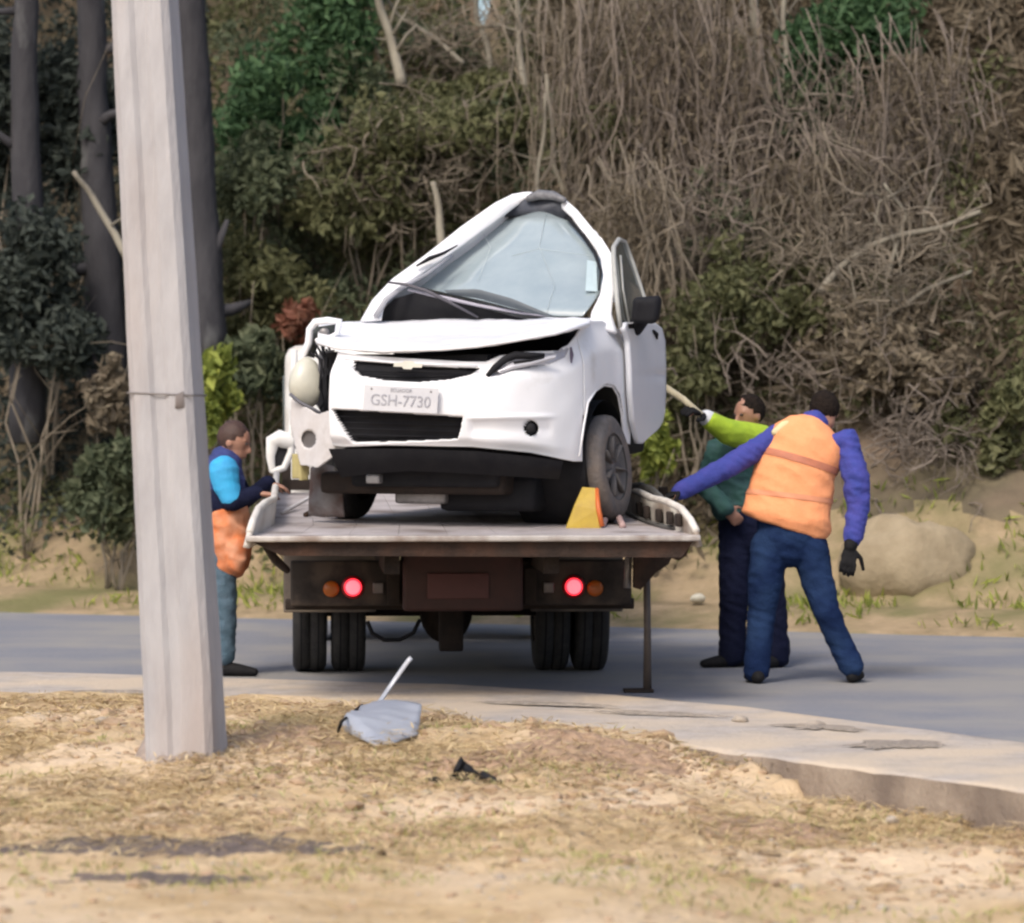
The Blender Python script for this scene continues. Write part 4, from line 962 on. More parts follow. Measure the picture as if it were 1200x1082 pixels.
# displaced lamp, torn bumper corner
cp('lamp_housing', pnoise_verts(ball(pb(359, 449, .40), (.095, .085, .145), 28, 18), .02, 5), M_cream, label='cream rounded lamp housing hanging loose')
cp('lamp_strap', tube([pb(x, y, .24) for x, y in [(340, 462), (352, 472), (366, 479), (378, 486)]], .010, 6), mat('grey_bay_metal', (.12, .12, .14)))
cor = [(341, 468), (352, 474), (372, 486), (384, 482), (390, 484), (398, 502), (411, 520), (398, 530), (382, 541), (372, 548), (352, 545), (345, 520), (340, 495)]
def fillgrid(poly, bf, holes=(), nx=70, ny=70, dep=.03):
    xs_ = [p[0] for p in poly]; ys_ = [p[1] for p in poly]; vs = []; pix = []
    for j in range(ny):
        for i in range(nx):
            x = lerp(min(xs_), max(xs_), i / (nx - 1)); y = lerp(max(ys_), min(ys_), j / (ny - 1)); b = bf(x, y)
            for h in holes: b += dep * sm(-1.5, 2, sdist(x, y, h))
            vs.append(pb(x, y, b)); pix.append((x, y))
    fs = []; MI = []
    for f in gridf(nx, ny):
        cx = sum(pix[i][0] for i in f) / 4; cy = sum(pix[i][1] for i in f) / 4
        if not inpoly(cx, cy, poly): continue
        fs.append(f); MI.append(1 if any(inpoly(cx, cy, h) for h in holes) else 0)
    return (vs, fs), MI
hole = [(362 + 8.5 * math.cos(a), 515 + 10.5 * math.sin(a)) for a in np.linspace(0, 2 * math.pi, 16, endpoint=False)]
vf, MI = fillgrid(cor, lambda x, y: .10 + .0022 * abs(x - 392) ** 1.15 + .008 * math.sin(x * .2 + y * .08), [hole])
bc = cp('bumper_corner', vf, [M_beige, mat('hole_grey', (.12, .11, .11), None, .7)], midx=MI, label='scuffed grey torn bumper corner with an empty fog lamp hole'); solidify(bc, .012, -1)
yp = [(342, 532), (352, 534), (364, 534), (363, 548), (361, 563), (342, 561)]
o = cp('yellowed_panel', fillgrid(yp, lambda x, y: .28 + .004 * abs(x - 352), (), 16, 16)[0], M_olive); solidify(o, .03, -1)
o = cp('torn_fender_liner', strip([pb(x, y, b) for x, y, b in [(365, 548, .50), (378, 544, .47), (392, 547, .46), (400, 560, .5)]], [pb(x, y, b) for x, y, b in [(362, 604, .56), (378, 606, .52), (392, 606, .50), (404, 606, .52)]], 18, 14, .03, (0, -1, 0), .05, 9), mat('dusty_liner', (.20, .19, .19), (.13, .115, .11), .8, 8, c3=(.10, .06, .05), s3=6)); solidify(o, .01)
# windshield
WY = [248, 262, 276, 290, 304, 318, 330, 337, 345, 353, 361, 371]
WL = [602, 583, 565, 546, 528, 511, 498, 492, 528, 566, 596, 640]; WR = [663, 677, 689, 699, 706, 709, 707, 705, 702, 697, 691, 683]
vs = []; nu = 40
for y, l, r in zip(WY, WL, WR):
    for i in range(nu):
        u = i / (nu - 1); x = lerp(l, r, u); b = interp(y, [248, 371], [1.97, 1.17]) + .10 * (2 * u - 1) ** 2 * sm(371, 320, y)
        p = pb(x, y, b); vs.append(p + Vector((0, .02 * nz(p, 4), 0)))
ws = cp('windshield', (vs, [f[::-1] for f in gridf(nu, len(WY))]), M_glass); solidify(ws, .008, 0)
cp('sticker', slab([pb(x, y, b) for x, y, b in [(688, 305, 1.58), (699, 307, 1.60), (700, 342, 1.40), (686, 341, 1.36)]], (0, .004, 0)), mat('sticker_white', (.50, .62, .66), None, .4), ws, smooth=False)
for L_ in ([(560, 262), (575, 290), (560, 330)], [(640, 250), (632, 290), (650, 335), (640, 368)], [(600, 300), (632, 292), (690, 300)]):
    cp('crack', tube([pb(x, y, interp(y, [248, 371], [1.955, 1.155])) for x, y in L_], .0012, 4), mat('crack_white', (.5, .56, .58), None, .5), ws)
# pillars
pl1 = [(424, 378, 1.0), (438, 354, 1.08), (460, 330, 1.2), (498, 302, 1.4), (540, 268, 1.65), (580, 240, 1.85), (600, 230, 1.95), (614, 228, 1.98), (624, 228, 1.98)]
pl2 = [(447, 376, 1.0), (452, 352, 1.08), (474, 336, 1.2), (508, 312, 1.4), (545, 286, 1.62), (577, 262, 1.8), (600, 244, 1.93), (611, 236, 1.97), (622, 231, 1.98)]
lpil = cp('left_pillar', strip([pb(*p) for p in pl1], [pb(*p) for p in pl2], 60, 8, .014, (0, -1, 0), .010, 7), M_white); solidify(lpil, .016, -1)
cp('torn_seal', tube([pb(488, 312, 1.27), pb(504, 303, 1.33), pb(520, 297, 1.38), pb(536, 288, 1.45)], [.006, .014, .010, .004], 6), M_black, lpil)
cp('pillar_fold', tube([pb(440, 372, .98), pb(452, 352, 1.0), pb(470, 338, 1.08), pb(500, 322, 1.24), pb(530, 300, 1.45)], [.02, .018, .015, .013, .01], 6), mat('pillar_inner', (.34, .34, .37), None, .5), lpil)
pr1 = [(653, 230, 1.98), (661, 235, 1.98), (677, 249, 1.92), (698, 275, 1.78), (707, 282, 1.72), (717, 300, 1.6), (721, 330, 1.45), (718, 352, 1.3), (716, 372, 1.15), (722, 392, 1.1)]
pr2 = [(651, 234, 2.0), (657, 241, 1.98), (672, 255, 1.92), (689, 280, 1.78), (699, 293, 1.72), (706, 306, 1.6), (708, 325, 1.45), (704, 348, 1.3), (694, 368, 1.15), (690, 384, 1.0)]
rpil = cp('right_pillar', strip([pb(*p) for p in pr1], [pb(*p) for p in pr2], 60, 8, .012, (0, -1, 0), .006, 7), M_white); solidify(rpil, .016, -1)
cp('windshield_seal', tube([pb(x, y, b) for x, y, b in [(664, 254, 1.93), (684, 277, 1.78), (697, 296, 1.66), (704, 318, 1.48), (702, 340, 1.32)]], [.010, .013, .012, .008, .005], 6), M_black, rpil)
hd_ = [(590, 255), (602, 243), (614, 234), (624, 228.5), (645, 228), (660, 232), (671, 249), (672, 258), (640, 253), (615, 252)]
cp('crushed_header', slab([pb(x, y, 1.95) for x, y in hd_], (.01, .08, 0)), mat('header_dark', (.035, .04, .055), (.07, .075, .09), .5, 20))
cp('header_fold', pnoise_verts(tube([pb(620, 233, 1.93), pb(632, 229, 1.94), pb(648, 229, 1.94), pb(660, 236, 1.92)], [.018, .026, .026, .018], 8, 'round'), .02, 12), mat('header_grey', (.17, .17, .18), (.07, .07, .08), .6, 25))
# folded roof running back from the peak
ridge = [pb(600, 232, 1.97), pb(618, 231, 2.0), pb(635, 232, 2.02), pb(655, 236, 2.0), pb(676, 250, 1.95), pb(700, 277, 1.8)]
back = [v + Vector((sn, cs, 0)) * 1.25 + Vector((0, 0, -.55)) for v in ridge]
rf = cp('folded_roof', strip(ridge, back, 40, 20, .06, (0, 0, -1), .05, 4), M_white); solidify(rf, .02, -1)
lside = [pb(440, 356, 1.12), pb(500, 305, 1.42), pb(560, 258, 1.75), pb(600, 233, 1.97)]
o = cp('crushed_side', strip(lside, [v + Vector((sn, cs, 0)) * 1.5 + Vector((.15, 0, -.45)) for v in lside], 30, 18, .05, (0, 0, -1), .06, 4), M_white); solidify(o, .02)
cp('rear_body', pnoise_verts(cbox(-.62, .34, 2.25, 3.45, 1.34, 1.95, .14), .05, 3), M_white)
cp('rear_glass', strip([AB(-.4, 2.6, 2.02), AB(.25, 2.6, 1.99)], [AB(-.45, 3.2, 1.95), AB(.2, 3.2, 1.95)], 8, 6, .03, (0, 0, 1)), M_dglass)
cp('cabin_interior', cbox(-.5, .66, 1.25, 2.25, 1.3, 1.98, .06), M_black)
cp('dashboard', cbox(-.5, .66, 1.12, 1.3, 1.7, 2.02, .03), M_black)
cp('cowl', slab([pb(x, y, 1.16) for x, y in [(444, 379), (450, 362), (462, 350), (486, 343), (510, 346), (540, 354), (575, 364), (605, 372), (640, 377), (690, 379)]], (0, .05, 0)), M_black, smooth=False)
cp('wiper', tube([pb(455, 331, 1.02), pb(478, 334, 1.03), pb(500, 341, 1.05), pb(530, 356, 1.07), pb(560, 372, 1.08)], [.007, .010, .012, .009, .007], 6), mat('wiper_grey', (.07, .065, .08), None, .5))
cp('wiper', tube([pb(478, 340, 1.06), pb(520, 349, 1.09), pb(560, 358, 1.11), pb(610, 367, 1.12), pb(640, 371, 1.12)], [.006, .012, .010, .008, .004], 6), mat('wiper_pale', (.38, .36, .42), None, .5))
cp('wiper_blade', strip([pb(520, 340, 1.10), pb(560, 339, 1.10), pb(600, 350, 1.08), pb(650, 371, 1.05)], [pb(525, 345, 1.10), pb(560, 350, 1.10), pb(600, 361, 1.08), pb(640, 371, 1.05)], 20, 4, .01), mat('blade_dark', (.06, .075, .09), None, .5))
# door
DY = [378, 385, 400, 430, 460, 485, 495, 503, 512, 520]; DLx = [731, 729, 734, 736, 737, 739, 740, 742, 744, 746]; DR = [764, 773, 777, 778, 778, 776.5, 774, 769, 758, 750]
vs = []; nu = 26
rowsD = np.linspace(378, 520, 40)
for y in rowsD:
    l = interp(y, DY, DLx); r = interp(y, DY, DR)
    for i in range(nu):
        u = i / (nu - 1); a = .872 + .018 * math.sin(math.pi * (y - 378) / 142) - .012 * math.exp(-((y - 440) / 5) ** 2) * u
        p = pa(lerp(l, r, u), y, a); vs.append(p)
door = cp('door', (vs, [f[::-1] for f in gridf(nu, len(rowsD))]), mat('door_white_shaded', (.66, .67, .71), (.62, .63, .67), .35, 3, coat=.3)); solidify(door, .03, 0)  # same white as the body, greyed to paint in the dimmer side
cp('door_gap', tube([pa(x, y, .86) for x, y in [(724, 386), (732, 405), (734, 440), (736, 470), (739, 500)]], .004, 6), mat('gap_grey', (.2, .2, .23), None, .6), door)
cp('door_handle', tube([pa(766, 388, .90), pa(769, 392, .90), pa(770, 397, .90)], [.008, .014, .006], 8, 'round'), M_black, door)
fr_ = [(727, 384, .86), (723, 350, .83), (719, 305, .76), (719, 290, .73), (725, 281, .72), (732, 284, .72), (741, 308, .76), (750, 335, .80), (758, 360, .85), (762, 380, .87)]
f3 = [pa(*p) for p in fr_]
cp('window_frame', tube(f3, [(.014)] * 10, 8), mat('frame_grey', (.42, .42, .40), (.30, .30, .28), .5), door)
cp('window_glass', (f3 + [sum(f3, Vector()) / len(f3)], [(i, (i + 1) % 10, 10) for i in range(10)]), M_dglass, door)
cp('window_divider', tube([pa(738, 384, .87), pa(730, 340, .82), pa(727, 300, .76)], .007, 6), mat('frame_grey', (.42, .42, .40)), door)
mr = cp('side_mirror', pnoise_verts(box(pa(758, 364, .99).x - .075, pa(758, 364, .99).x + .075, pa(758, 364, .99).y - .05, pa(758, 364, .99).y + .06, pa(758, 364, .99).z - .075, pa(758, 364, .99).z + .075, .05, seg=5), .03, 7), M_black, door)
cp('mirror_foot', tube([pa(744, 384, .88), pa(752, 376, .93), pa(756, 370, .98)], [.05, .04, .035], 10, 'round'), M_black, door)
cp('door_corner_trim', slab([pa(x, y, .89) for x, y in [(736, 380), (750, 379), (746, 392), (741, 399), (737, 392)]], (.0, .02, 0)), M_black, door, smooth=False)

# ------------------------------------------------------------------ loose things on the bed
def onbed(px, py, dz=0):
    "point of the deck seen at a pixel"
    Y = 20.3
    for _ in range(12):
        v = TL(P(px, py, Y)); Y += (bz(v.y) + dz - P(px, py, Y).z) * -F / max(60, (py - HORIZON)) * .8
    return P(px, py, Y)
c = onbed(686, 619)
ck = thing('wheel_chock', 'yellow wedge shaped wheel chock standing before the right wheel', 'wheel chock', tuple(c))
def chk():
    x0, x1 = c.x - .105, c.x + .085; z = c.z; y0, y1 = c.y - .02, c.y + .14
    return [(x0, y0, z), (x1, y0, z), (x1 - .02, y0 + .02, z + .10), (x1 - .03, y0 + .07, z + .215), (x0 + .09, y0 + .07, z + .22), (x0 + .045, y0 + .03, z + .12), (x0, y1, z), (x1, y1, z), (x1 - .02, y1, z + .10), (x1 - .03, y1 - .03, z + .215), (x0 + .09, y1 - .03, z + .22), (x0 + .045, y1, z + .12)], [(0, 1, 2, 5), (5, 2, 3, 4), (7, 6, 11, 8), (8, 11, 10, 9), (1, 7, 8, 2), (2, 8, 9, 3), (6, 0, 5, 11), (11, 5, 4, 10), (4, 3, 9, 10), (0, 6, 7, 1)]
obj('wedge', chk(), M_yel, ck, smooth=False)
obj('orange_edge', tube([(c.x + .09, c.y - .02, c.z + .01), (c.x + .07, c.y + .0, c.z + .11), (c.x + .062, c.y + .06, c.z + .21)], .014, 6), M_orange_p, ck)
def bedtube(name, label, cat, pts, r, m, lift=.012):
    L = []
    for p in pts:
        v = onbed(p[0], p[1]); v.z += lift + (p[2] if len(p) > 2 else 0); L.append(v)
    k = 24; A = np.array([tuple(v) for v in L]); t = np.linspace(0, 1, len(L)); q = np.linspace(0, 1, k)
    L2 = [Vector([np.interp(s, t, A[:, j]) for j in range(3)]) for s in q]
    for _ in range(3): L2 = [L2[0]] + [(L2[i - 1] + L2[i] * 2 + L2[i + 1]) / 4 for i in range(1, k - 1)] + [L2[-1]]
    return obj(name, tube(L2, r, 8), m, label=label, cat=cat, origin=tuple(L2[0]))
M_dgrey = mat('dark_grey_rubber', (.07, .07, .065), (.11, .105, .10), .7, 20)
bedtube('rubber_hose', 'thick dark hose curving along the right side of the bed', 'hose', [(738, 590), (755, 588), (775, 597, .03), (790, 604, .02)], .018, M_dgrey)
bedtube('winch_strap', 'dark strap running diagonally over the bed right of the chock', 'strap', [(735, 604), (755, 613), (778, 620), (795, 622)], .012, M_dgrey)
bedtube('pale_hose', 'pale looped hose by the right rear corner of the bed', 'hose', [(776, 618), (772, 606), (778, 596, .02), (788, 598, .03), (794, 610, .02), (796, 620)], .018, mat('pale_grey_rubber', (.34, .36, .34), None, .6))
bedtube('steel_bar', 'steel bar lying along the right side of the bed', 'bar', [(742, 598), (764, 606), (784, 615)], .012, M_steel)
bedtube('pink_rag', 'pinkish rag lying right of the yellow chock', 'rag', [(706, 618), (712, 612, .03), (722, 611, .04), (730, 619)], .018, mat('pink_rag', (.42, .30, .28), (.34, .22, .21), .9, 9))
cc = onbed(777, 592); obj('ratchet', pnoise_verts(box(cc.x - .03, cc.x + .03, cc.y - .03, cc.y + .03, cc.z, cc.z + .11, .01), .01, 20), M_dark, label='dark upright ratchet at the right side of the bed', cat='ratchet', origin=tuple(cc))
bedtube('scrap_strip', 'rusty scrap strip lying by the left front wheel of the car', 'scrap', [(358, 606), (372, 602, .02), (384, 598, .04), (398, 604)], .015, M_brown)
cc = onbed(345, 600); 
bedtube('bent_trim', 'pale bent trim piece on the left corner of the bed', 'trim', [(330, 604), (348, 598, .02), (362, 596, .05)], .012, M_beige)

_sr = [TW(*(tpx(x, y, l))) for x, y, l in [(736, 571, 2.3), (752, 570, 1.9), (766, 575, 1.5), (776, 584, 1.15), (779, 600, 1.0)]]
obj('tie_down_strap', tube(_sr, [(.016, .022)] * 5, 8), M_dgrey, label='dark tie down strap lying over the right rail of the bed', cat='strap', origin=tuple(_sr[-1]))

# ------------------------------------------------------------------ people
def ell(p, rx, ry): return (p, (rx, ry))
def limb(pts, rad, n=14): return tube(pts, rad, n, 'round')
def hand(w, d, up, s=1.0, curl=.5):
    "palm, four bent fingers and a thumb growing from the wrist point w in direction d"
    d = Vector(d).normalized(); side = d.cross(Vector(up)).normalized(); nrm = side.cross(d); parts = []
    parts.append(tube([w, w + d * .045 * s, w + d * .085 * s], [(.026 * s, .018 * s), (.040 * s, .017 * s), (.038 * s, .014 * s)], 10, 'round', up=nrm))
    for k, L in enumerate((.070, .080, .074, .058)):
        b = w + d * .085 * s + side * (k - 1.5) * .021 * s; q1 = b + (d * .9 - nrm * curl * .4) * L * .5 * s; q2 = q1 + (d * .5 - nrm * curl) * L * .45 * s
        parts.append(tube([b, q1, q2], [.0105 * s, .0095 * s, .008 * s], 8, 'round'))
    b = w + d * .03 * s - side * .03 * s; parts.append(tube([b, b + (d * .6 - side * .8 - nrm * .3) * .035 * s, b + (d * 1.1 - side * .8 - nrm * .6) * .06 * s], [.013 * s, .011 * s, .009 * s], 8, 'round'))
    return parts
def head(c, look, up=(0, 0, 1), s=1.0):
    look = Vector(look).normalized(); up = Vector(up); sd = look.cross(up).normalized(); up = sd.cross(look).normalized()
    Mx = Matrix((sd, look, up)).transposed()
    c = Vector(c); parts = [ball(c + up * .02 * s, (.075 * s, .092 * s, .10 * s), 20, 14, Mx), ball(c - up * .045 * s + look * .025 * s, (.056 * s, .065 * s, .065 * s), 16, 12, Mx)]
    parts.append(tube([c + look * .085 * s + up * .02 * s, c + look * .112 * s - up * .018 * s, c + look * .09 * s - up * .03 * s], [.008 * s, .015 * s, .011 * s], 8, 'round'))   # nose
    parts.append(tube([c + look * .083 * s - up * .058 * s - sd * .022 * s, c + look * .094 * s - up * .058 * s, c + look * .083 * s - up * .058 * s + sd * .022 * s], [.006, .009, .006], 8, 'round'))  # lips
    for e in (-1, 1):
        parts.append(ball(c + sd * e * .077 * s - up * .005 * s - look * .005 * s, (.008 * s, .020 * s, .030 * s), 10, 8, Mx))
        parts.append(tube([c + look * .078 * s + up * .032 * s + sd * e * .012 * s, c + look * .076 * s + up * .034 * s + sd * e * .045 * s], [.009, .007], 6, 'round'))  # brow
    return parts, Mx, sd, look, up
def hair(c, Mx, look, up, s=1.0):
    vs, fs = ball(c + up * .032 * s - look * .014 * s, (.084 * s, .094 * s, .098 * s), 28, 20, Mx)
    V = [Vector(v) for v in vs]; keep = []
    for f in fs:
        m = sum((V[i] for i in f), Vector()) / len(f) - c
        if m.dot(up) > .045 * s or m.dot(look) < (-.01 + .9 * max(0, m.dot(up) + .01)) * s and m.dot(up) > -.06 * s: keep.append(f)
    return [v + Vector((nz(v, 40), nz(v, 40, 3), nz(v, 40, 6))) * .008 for v in V], keep
def eyes(c, sd, look, up, root, s=1.0):
    for e in (-1, 1): obj('eye', ball(c + look * .083 * s + up * .018 * s + sd * e * .030 * s, (.012, .010, .007), 10, 8), mat('eye_dark', (.05, .035, .03), None, .3), root)
def shoe(ankle, d, m, root, s=1.0):
    d = Vector(d).normalized(); a = Vector(ankle); fl = Vector((a.x, a.y, 0))
    vf = tube([fl - d * .07 * s + Vector((0, 0, .038)), fl + Vector((0, 0, .045)), fl + d * .09 * s + Vector((0, 0, .036)), fl + d * .17 * s + Vector((0, 0, .026))], [(.036, .036), (.042, .044), (.047, .035), (.036, .024)], 14, 'round', up=(0, 0, 1))
    vf = ([Vector((v.x, v.y, max(.002, v.z))) for v in vf[0]], vf[1]); obj('shoe', vf, m, root)
UPV = (0, -1, 0)

# --- worker in the orange vest, back to the camera
Yb = 21.9
q = lambda x, y, dy=0: P(x, y, Yb + dy)
rb = thing('person', 'worker in orange vest and dark jeans leaning towards the truck bed, back turned', 'person', (q(935, 800).x, Yb, 0))
pel, wai, che, nec = q(925, 628), q(922, 604, .02), q(935, 545, .08), q(948, 503, .14)
hc = q(966, 484, .20)
shL, shR = q(908, 513, .10), q(992, 520, .10)
elL, wrL = q(852, 548, -.05), q(797, 576, -.12); elR, wrR = q(1006, 592, .0), q(997, 640, -.05)
hpL, hpR = q(902, 640), q(949, 642); knL, knR = q(893, 718, .02), q(969, 716, -.04); anL, anR = P(887, 792, Yb), P(999, 788, Yb + .05)
anL.z = .08; anR.z = .08
hp, Mx, sd_, lk, u_ = head(hc, (-.35, .75, -.45), (-.1, .3, .95))
bodyp = hp + [limb([nec, hc - u_ * .06], [.052, .05]), limb([pel, wai, che, nec], [(.15, .10), (.13, .09), (.16, .10), (.07, .06)]),
  limb([shL, elL, wrL], [.05, .04, .027]), limb([shR, elR, wrR], [.05, .04, .027]), limb([che, shL], .05), limb([che, shR], .05),
  limb([hpL, knL, anL], [.075, .05, .035]), limb([hpR, knR, anR], [.075, .05, .035])] + hand(wrL, q(778, 584, -.15) - wrL, (0, 0, 1)) + hand(wrR, q(992, 676, -.08) - wrR, (0, -1, 0))
obj('body', remesh(bodyp, .009, 2), M_skin, rb)
obj('hair', hair(hc, Mx, lk, u_), M_hair, rb); eyes(hc, sd_, lk, u_, rb)
obj('trousers', remesh([limb([q(922, 606), pel, q(925, 640)], [(.165, .115), (.185, .130), (.15, .12)], 20), limb([hpL, q(897, 680), knL, q(889, 760), q(887, 785)], [.105, .098, .078, .072, .074]), limb([hpR, q(958, 680), knR, q(984, 752), q(998, 780)], [.105, .092, .074, .068, .070])], .010, 3, .011, 9), M_navy, rb)
obj('shirt', remesh([limb([wai, che, q(944, 515, .1)], [(.16, .11), (.185, .12), (.14, .09)], 20), limb([che + Vector((0, 0, .06)), shL, elL, wrL], [.075, .075, .058, .045]), limb([che + Vector((0, 0, .06)), shR, q(1003, 560), elR, q(1000, 630, -.03)], [.09, .096, .074, .062, .052]), limb([q(946, 512, .1), nec + Vector((.03, 0, .03))], [.085, .078])], .009, 3, .016, 9), M_blue, rb)
vest = obj('vest', remesh([tube([q(919, 618, .0), q(921, 612, .0), q(924, 590, .03), q(934, 545, .07), q(946, 520, .09), q(950, 510, .10), q(953, 501, .11), q(956, 495, .12)], [(.235, .14), (.262, .158), (.245, .155), (.228, .148), (.222, .135), (.205, .12), (.150, .095), (.085, .07)], 28)], .010, 4, .013, 6), M_orange, rb)
def band(c, rx, ry, tilt, z, m, name, par, w=.022, axis=(0.09, .05, .99)):
    "strip laid on the cloth: rays from the body's axis find the surface"
    from mathutils.bvhtree import BVHTree
    off = MW[par.name].translation; me = par.data
    bv = BVHTree.FromPolygons([v.co.copy() for v in me.vertices], [tuple(p.vertices) for p in me.polygons])
    ax = Vector(axis).normalized(); s_ = Vector((1, 0, 0)); s_ = (s_ - ax * s_.dot(ax)).normalized(); u = ax.cross(s_); vs = []; n = 80
    for h_ in (-w, -w * .33, w * .33, w):
        for i in range(n):
            a = 2 * math.pi * i / n; d = s_ * math.cos(a) + u * math.sin(a); o = Vector(c) - off + ax * h_
            hit = bv.ray_cast(o + d * .5, -d)
            vs.append((hit[0] if hit[0] else o + d * rx) + d * .005 + off)
    k = len(vs) // n; o = obj(name, (vs, [(j * n + i, j * n + (i + 1) % n, (j + 1) * n + (i + 1) % n, (j + 1) * n + i) for j in range(k - 1) for i in range(n)]), m, par); return o
band(q(936, 541, .07), .232, .158, 0, 0, M_strip, 'reflective_strip', vest, .020, (.28, .1, .95))
band(q(926, 582, .035), .240, .165, 0, 0, mat('faint_strip', (.74, .30, .16), None, .8), 'reflective_strip', vest, .014, (.12, .05, .99))
obj('vest_trim', limb([q(908, 507, .02), q(918, 498, .04), q(934, 493, .07)], [(.022, .02), (.032, .022), (.026, .018)]), M_cream_c, vest)
obj('left_glove', remesh(hand(wrL + (wrL - elL).normalized() * -.01, q(778, 584, -.15) - wrL, (0, 0, 1), 1.14), .006, 1), M_shoe, rb)
obj('right_glove', remesh(hand(wrR, q(992, 676, -.08) - wrR, (0, -1, 0), 1.2) + [limb([q(1002, 618, -.02), wrR], [.042, .040])], .006, 1), M_shoe, rb)
shoe(P(886, 795, Yb), (-.15, 1, 0), M_shoe, rb); shoe(P(1001, 790, Yb + .05), (.25, 1, 0), M_shoe, rb)

# --- worker with lime sleeve behind
Yc = 23.2
q = lambda x, y, dy=0: P(x, y, Yc + dy)
rc = thing('person', 'worker in lime sleeved green shirt holding a pole, half hidden behind the orange vest', 'person', (q(880, 782).x, Yc, 0))
pel, che, nec, hc = q(876, 612), q(856, 545), q(868, 512), q(878, 487)
shL, shR = q(840, 528, -.05), q(893, 516, -.08)
elR, wrR = q(853, 506, -.28), q(826, 489, -.38)
elL, wrL = q(826, 570, -.15), q(850, 596, -.22)
hpL, hpR = q(862, 620), q(893, 620); knL, knR = q(860, 695, -.05), q(904, 698, .02); anL, anR = q(856, 770), q(911, 772); anL.z = anR.z = .09
hp, Mx, sd_, lk, u_ = head(hc, (-.75, -.55, -.15))
obj('body', remesh(hp + [limb([nec, hc - u_ * .06], [.052, .05]), limb([pel, che, nec], [(.13, .09), (.15, .10), (.07, .06)]), limb([che, shL], .05), limb([che, shR], .05), limb([shR, elR, wrR], [.05, .042, .028]), limb([shL, elL, wrL], [.05, .042, .028]), limb([hpL, knL, anL], [.07, .05, .035]), limb([hpR, knR, anR], [.07, .05, .035])] + hand(wrR, q(811, 480, -.45) - wrR, (0, -.4, 1), 1, .9) + hand(wrL, q(862, 608, -.2) - wrL, (0, -1, 0)), .009, 2), M_skin, rc)
obj('hair', hair(hc, Mx, lk, u_), M_hair, rc); eyes(hc, sd_, lk, u_, rc)
obj('trousers', remesh([limb([q(872, 592), pel, q(877, 630)], [(.16, .115), (.18, .13), (.14, .12)], 20), limb([hpL, knL, q(858, 766)], [.105, .085, .080]), limb([hpR, knR, q(911, 768)], [.105, .085, .078])], .010, 3, .011, 9), M_navyd, rc)
obj('shirt', remesh([limb([q(868, 596), che, q(864, 520)], [(.165, .12), (.18, .125), (.13, .09)], 20), limb([che + Vector((0, 0, .06)), shL, elL, wrL], [.075, .075, .06, .05]), limb([che + Vector((.05, 0, .08)), shR], [.075, .085])], .009, 3, .016, 9), M_teal, rc)
obj('lime_sleeve', remesh([limb([shR, elR, q(833, 494, -.36)], [.092, .078, .058])], .009, 4, .005, 10), M_lime, rc)
obj('cuff', limb([q(834, 494, -.355), q(828, 490, -.37)], [.054, .05]), mat('white_cuff', (.65, .66, .68), None, .8), rc)
obj('glove', remesh(hand(wrR, q(811, 480, -.45) - wrR, (0, -.4, 1), 1.2, .9) + [limb([q(829, 491, -.37), wrR], [.038, .036])], .006, 1), M_shoe, rc)
shoe(q(856, 775), (-.9, -.3, 0), M_shoe, rc); shoe(q(911, 775), (-.5, -.7, 0), M_shoe, rc)
obj('wooden_pole', tube([q(776, 452, -.3), q(800, 468, -.38), q(822, 487, -.44)], [.022, .022, .02], 10), mat('pale_wood', (.52, .46, .32), (.42, .36, .24), .7, 20), label='short pale wooden pole held by the lime sleeved worker', cat='pole', origin=tuple(q(776, 452, -.3)))

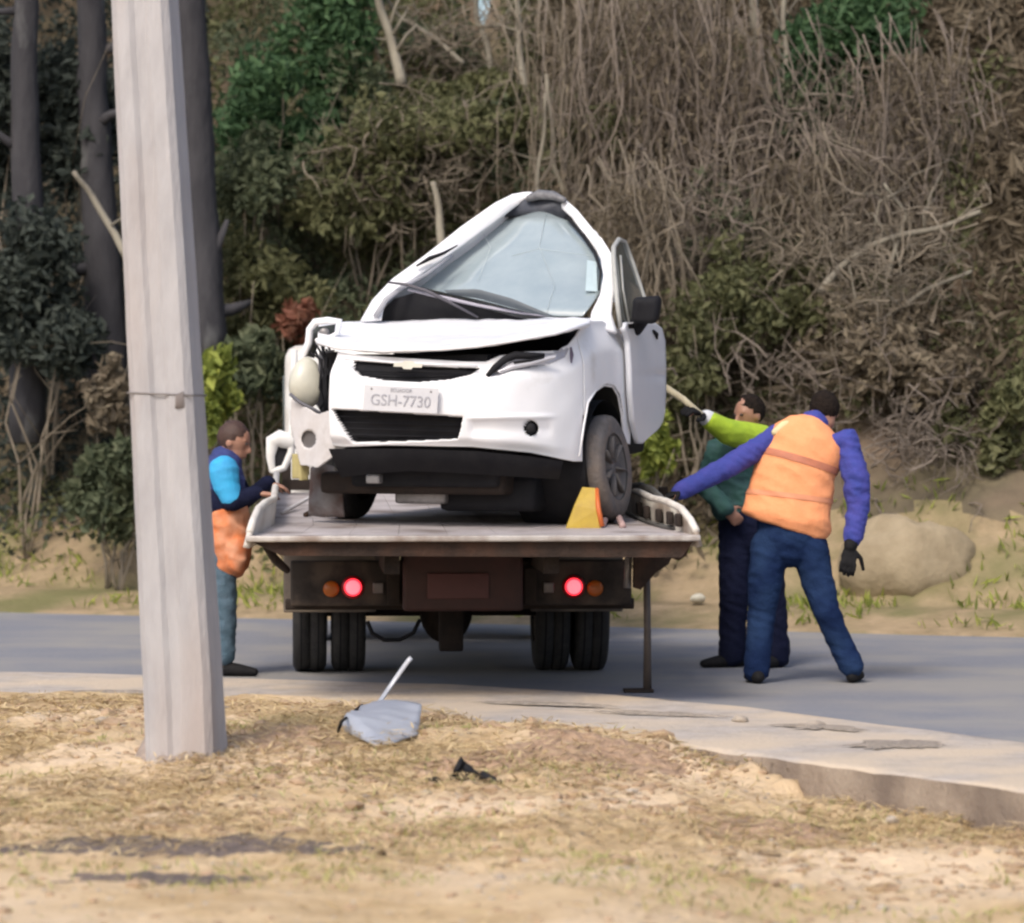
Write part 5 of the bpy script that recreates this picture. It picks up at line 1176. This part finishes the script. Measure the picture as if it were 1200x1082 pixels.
# --- man at the left beside the pole
Ya = 22.5
q = lambda x, y, dy=0: P(x, y, Ya + dy)
ra = thing('person', 'man in cyan and blue top with orange vest round his waist, partly behind the pole', 'person', (q(255, 790).x, Ya, 0))
pel, che, nec, hc = q(256, 632), q(258, 560), q(264, 535), q(274, 519)
shN, shF = q(262, 552, -.16), q(264, 552, .16)
elN, wrN = q(272, 588, -.2), q(300, 578, -.15); elF, wrF = q(290, 585, .14), q(314, 566, .05)
hpN, hpF = q(256, 640, -.08), q(252, 640, .08); knN, knF = q(262, 705, -.08), q(238, 712, .1); anN, anF = q(262, 775, -.06), q(226, 775, .12); anN.z = anF.z = .09
hp, Mx, sd_, lk, u_ = head(hc, (.92, -.2, -.30), (.2, 0, 1))
obj('body', remesh(hp + [limb([nec, hc - u_ * .05 - lk * .02], [.052, .05]), limb([pel, che, nec], [(.10, .13), (.11, .15), (.06, .07)], up=None) if False else tube([pel, che, nec], [(.10, .13), (.11, .15), (.06, .07)], 14, 'round'), limb([che, shN], .05), limb([che, shF], .05), limb([shN, elN, wrN], [.05, .042, .028]), limb([shF, elF, wrF], [.05, .042, .028]), limb([hpN, knN, anN], [.07, .05, .035]), limb([hpF, knF, anF], [.07, .05, .035])] + hand(wrN, (1, 0, -.1), (0, 0, 1)) + hand(wrF, (1, 0, -.3), (0, 0, 1)), .009, 2), M_skin, ra)
obj('hair', hair(hc, Mx, lk, u_), mat('brown_hair', (.06, .03, .022), (.04, .02, .016), .7, 60), ra); eyes(hc, sd_, lk, u_, ra)
obj('trousers', remesh([tube([q(256, 612), pel, q(256, 645)], [(.13, .15), (.145, .165), (.12, .13)], 18, 'round'), limb([hpN, knN, q(262, 768, -.06)], [.098, .075, .065]), limb([hpF, knF, q(227, 768, .12)], [.098, .075, .065])], .010, 3, .011, 9), M_jean, ra)
obj('shirt', remesh([tube([q(257, 606), che, q(263, 543)], [(.13, .16), (.145, .18), (.10, .11)], 18, 'round')], .009, 3, .016, 9), mat('blue_navy_cloth', (.03, .045, .18), (.02, .03, .10), .85, 6), ra)
obj('near_sleeve', remesh([limb([shN, q(266, 572, -.18), q(271, 584, -.2)], [.090, .076, .062])], .009, 4, .005, 10), M_cyan, ra)
obj('lower_sleeve', remesh([limb([elN, wrN], [.058, .045]), limb([shF, elF, wrF], [.08, .06, .045]), tube([q(258, 598, -.02), q(258, 586, -.02)], [(.145, .175), (.15, .18)], 16, 'round')], .010, 3, .005, 12), M_navyd, ra)
obj('tied_vest', remesh([tube([q(262, 604, -.02), q(264, 630, -.03), q(268, 655, -.05)], [(.145, .175), (.165, .185), (.12, .14)], 18, 'round'), limb([q(276, 640, -.16), q(278, 660, -.16)], [.06, .05])], .010, 3, .02, 7), mat('worn_orange_cloth', (.62, .20, .07), (.50, .14, .05), .85, 7, c3=(.62, .30, .18), s3=6), ra)
shoe(q(264, 785, -.06), (1, -.1, 0), M_shoe, ra); shoe(q(226, 785, .12), (1, 0, 0), M_shoe, ra)
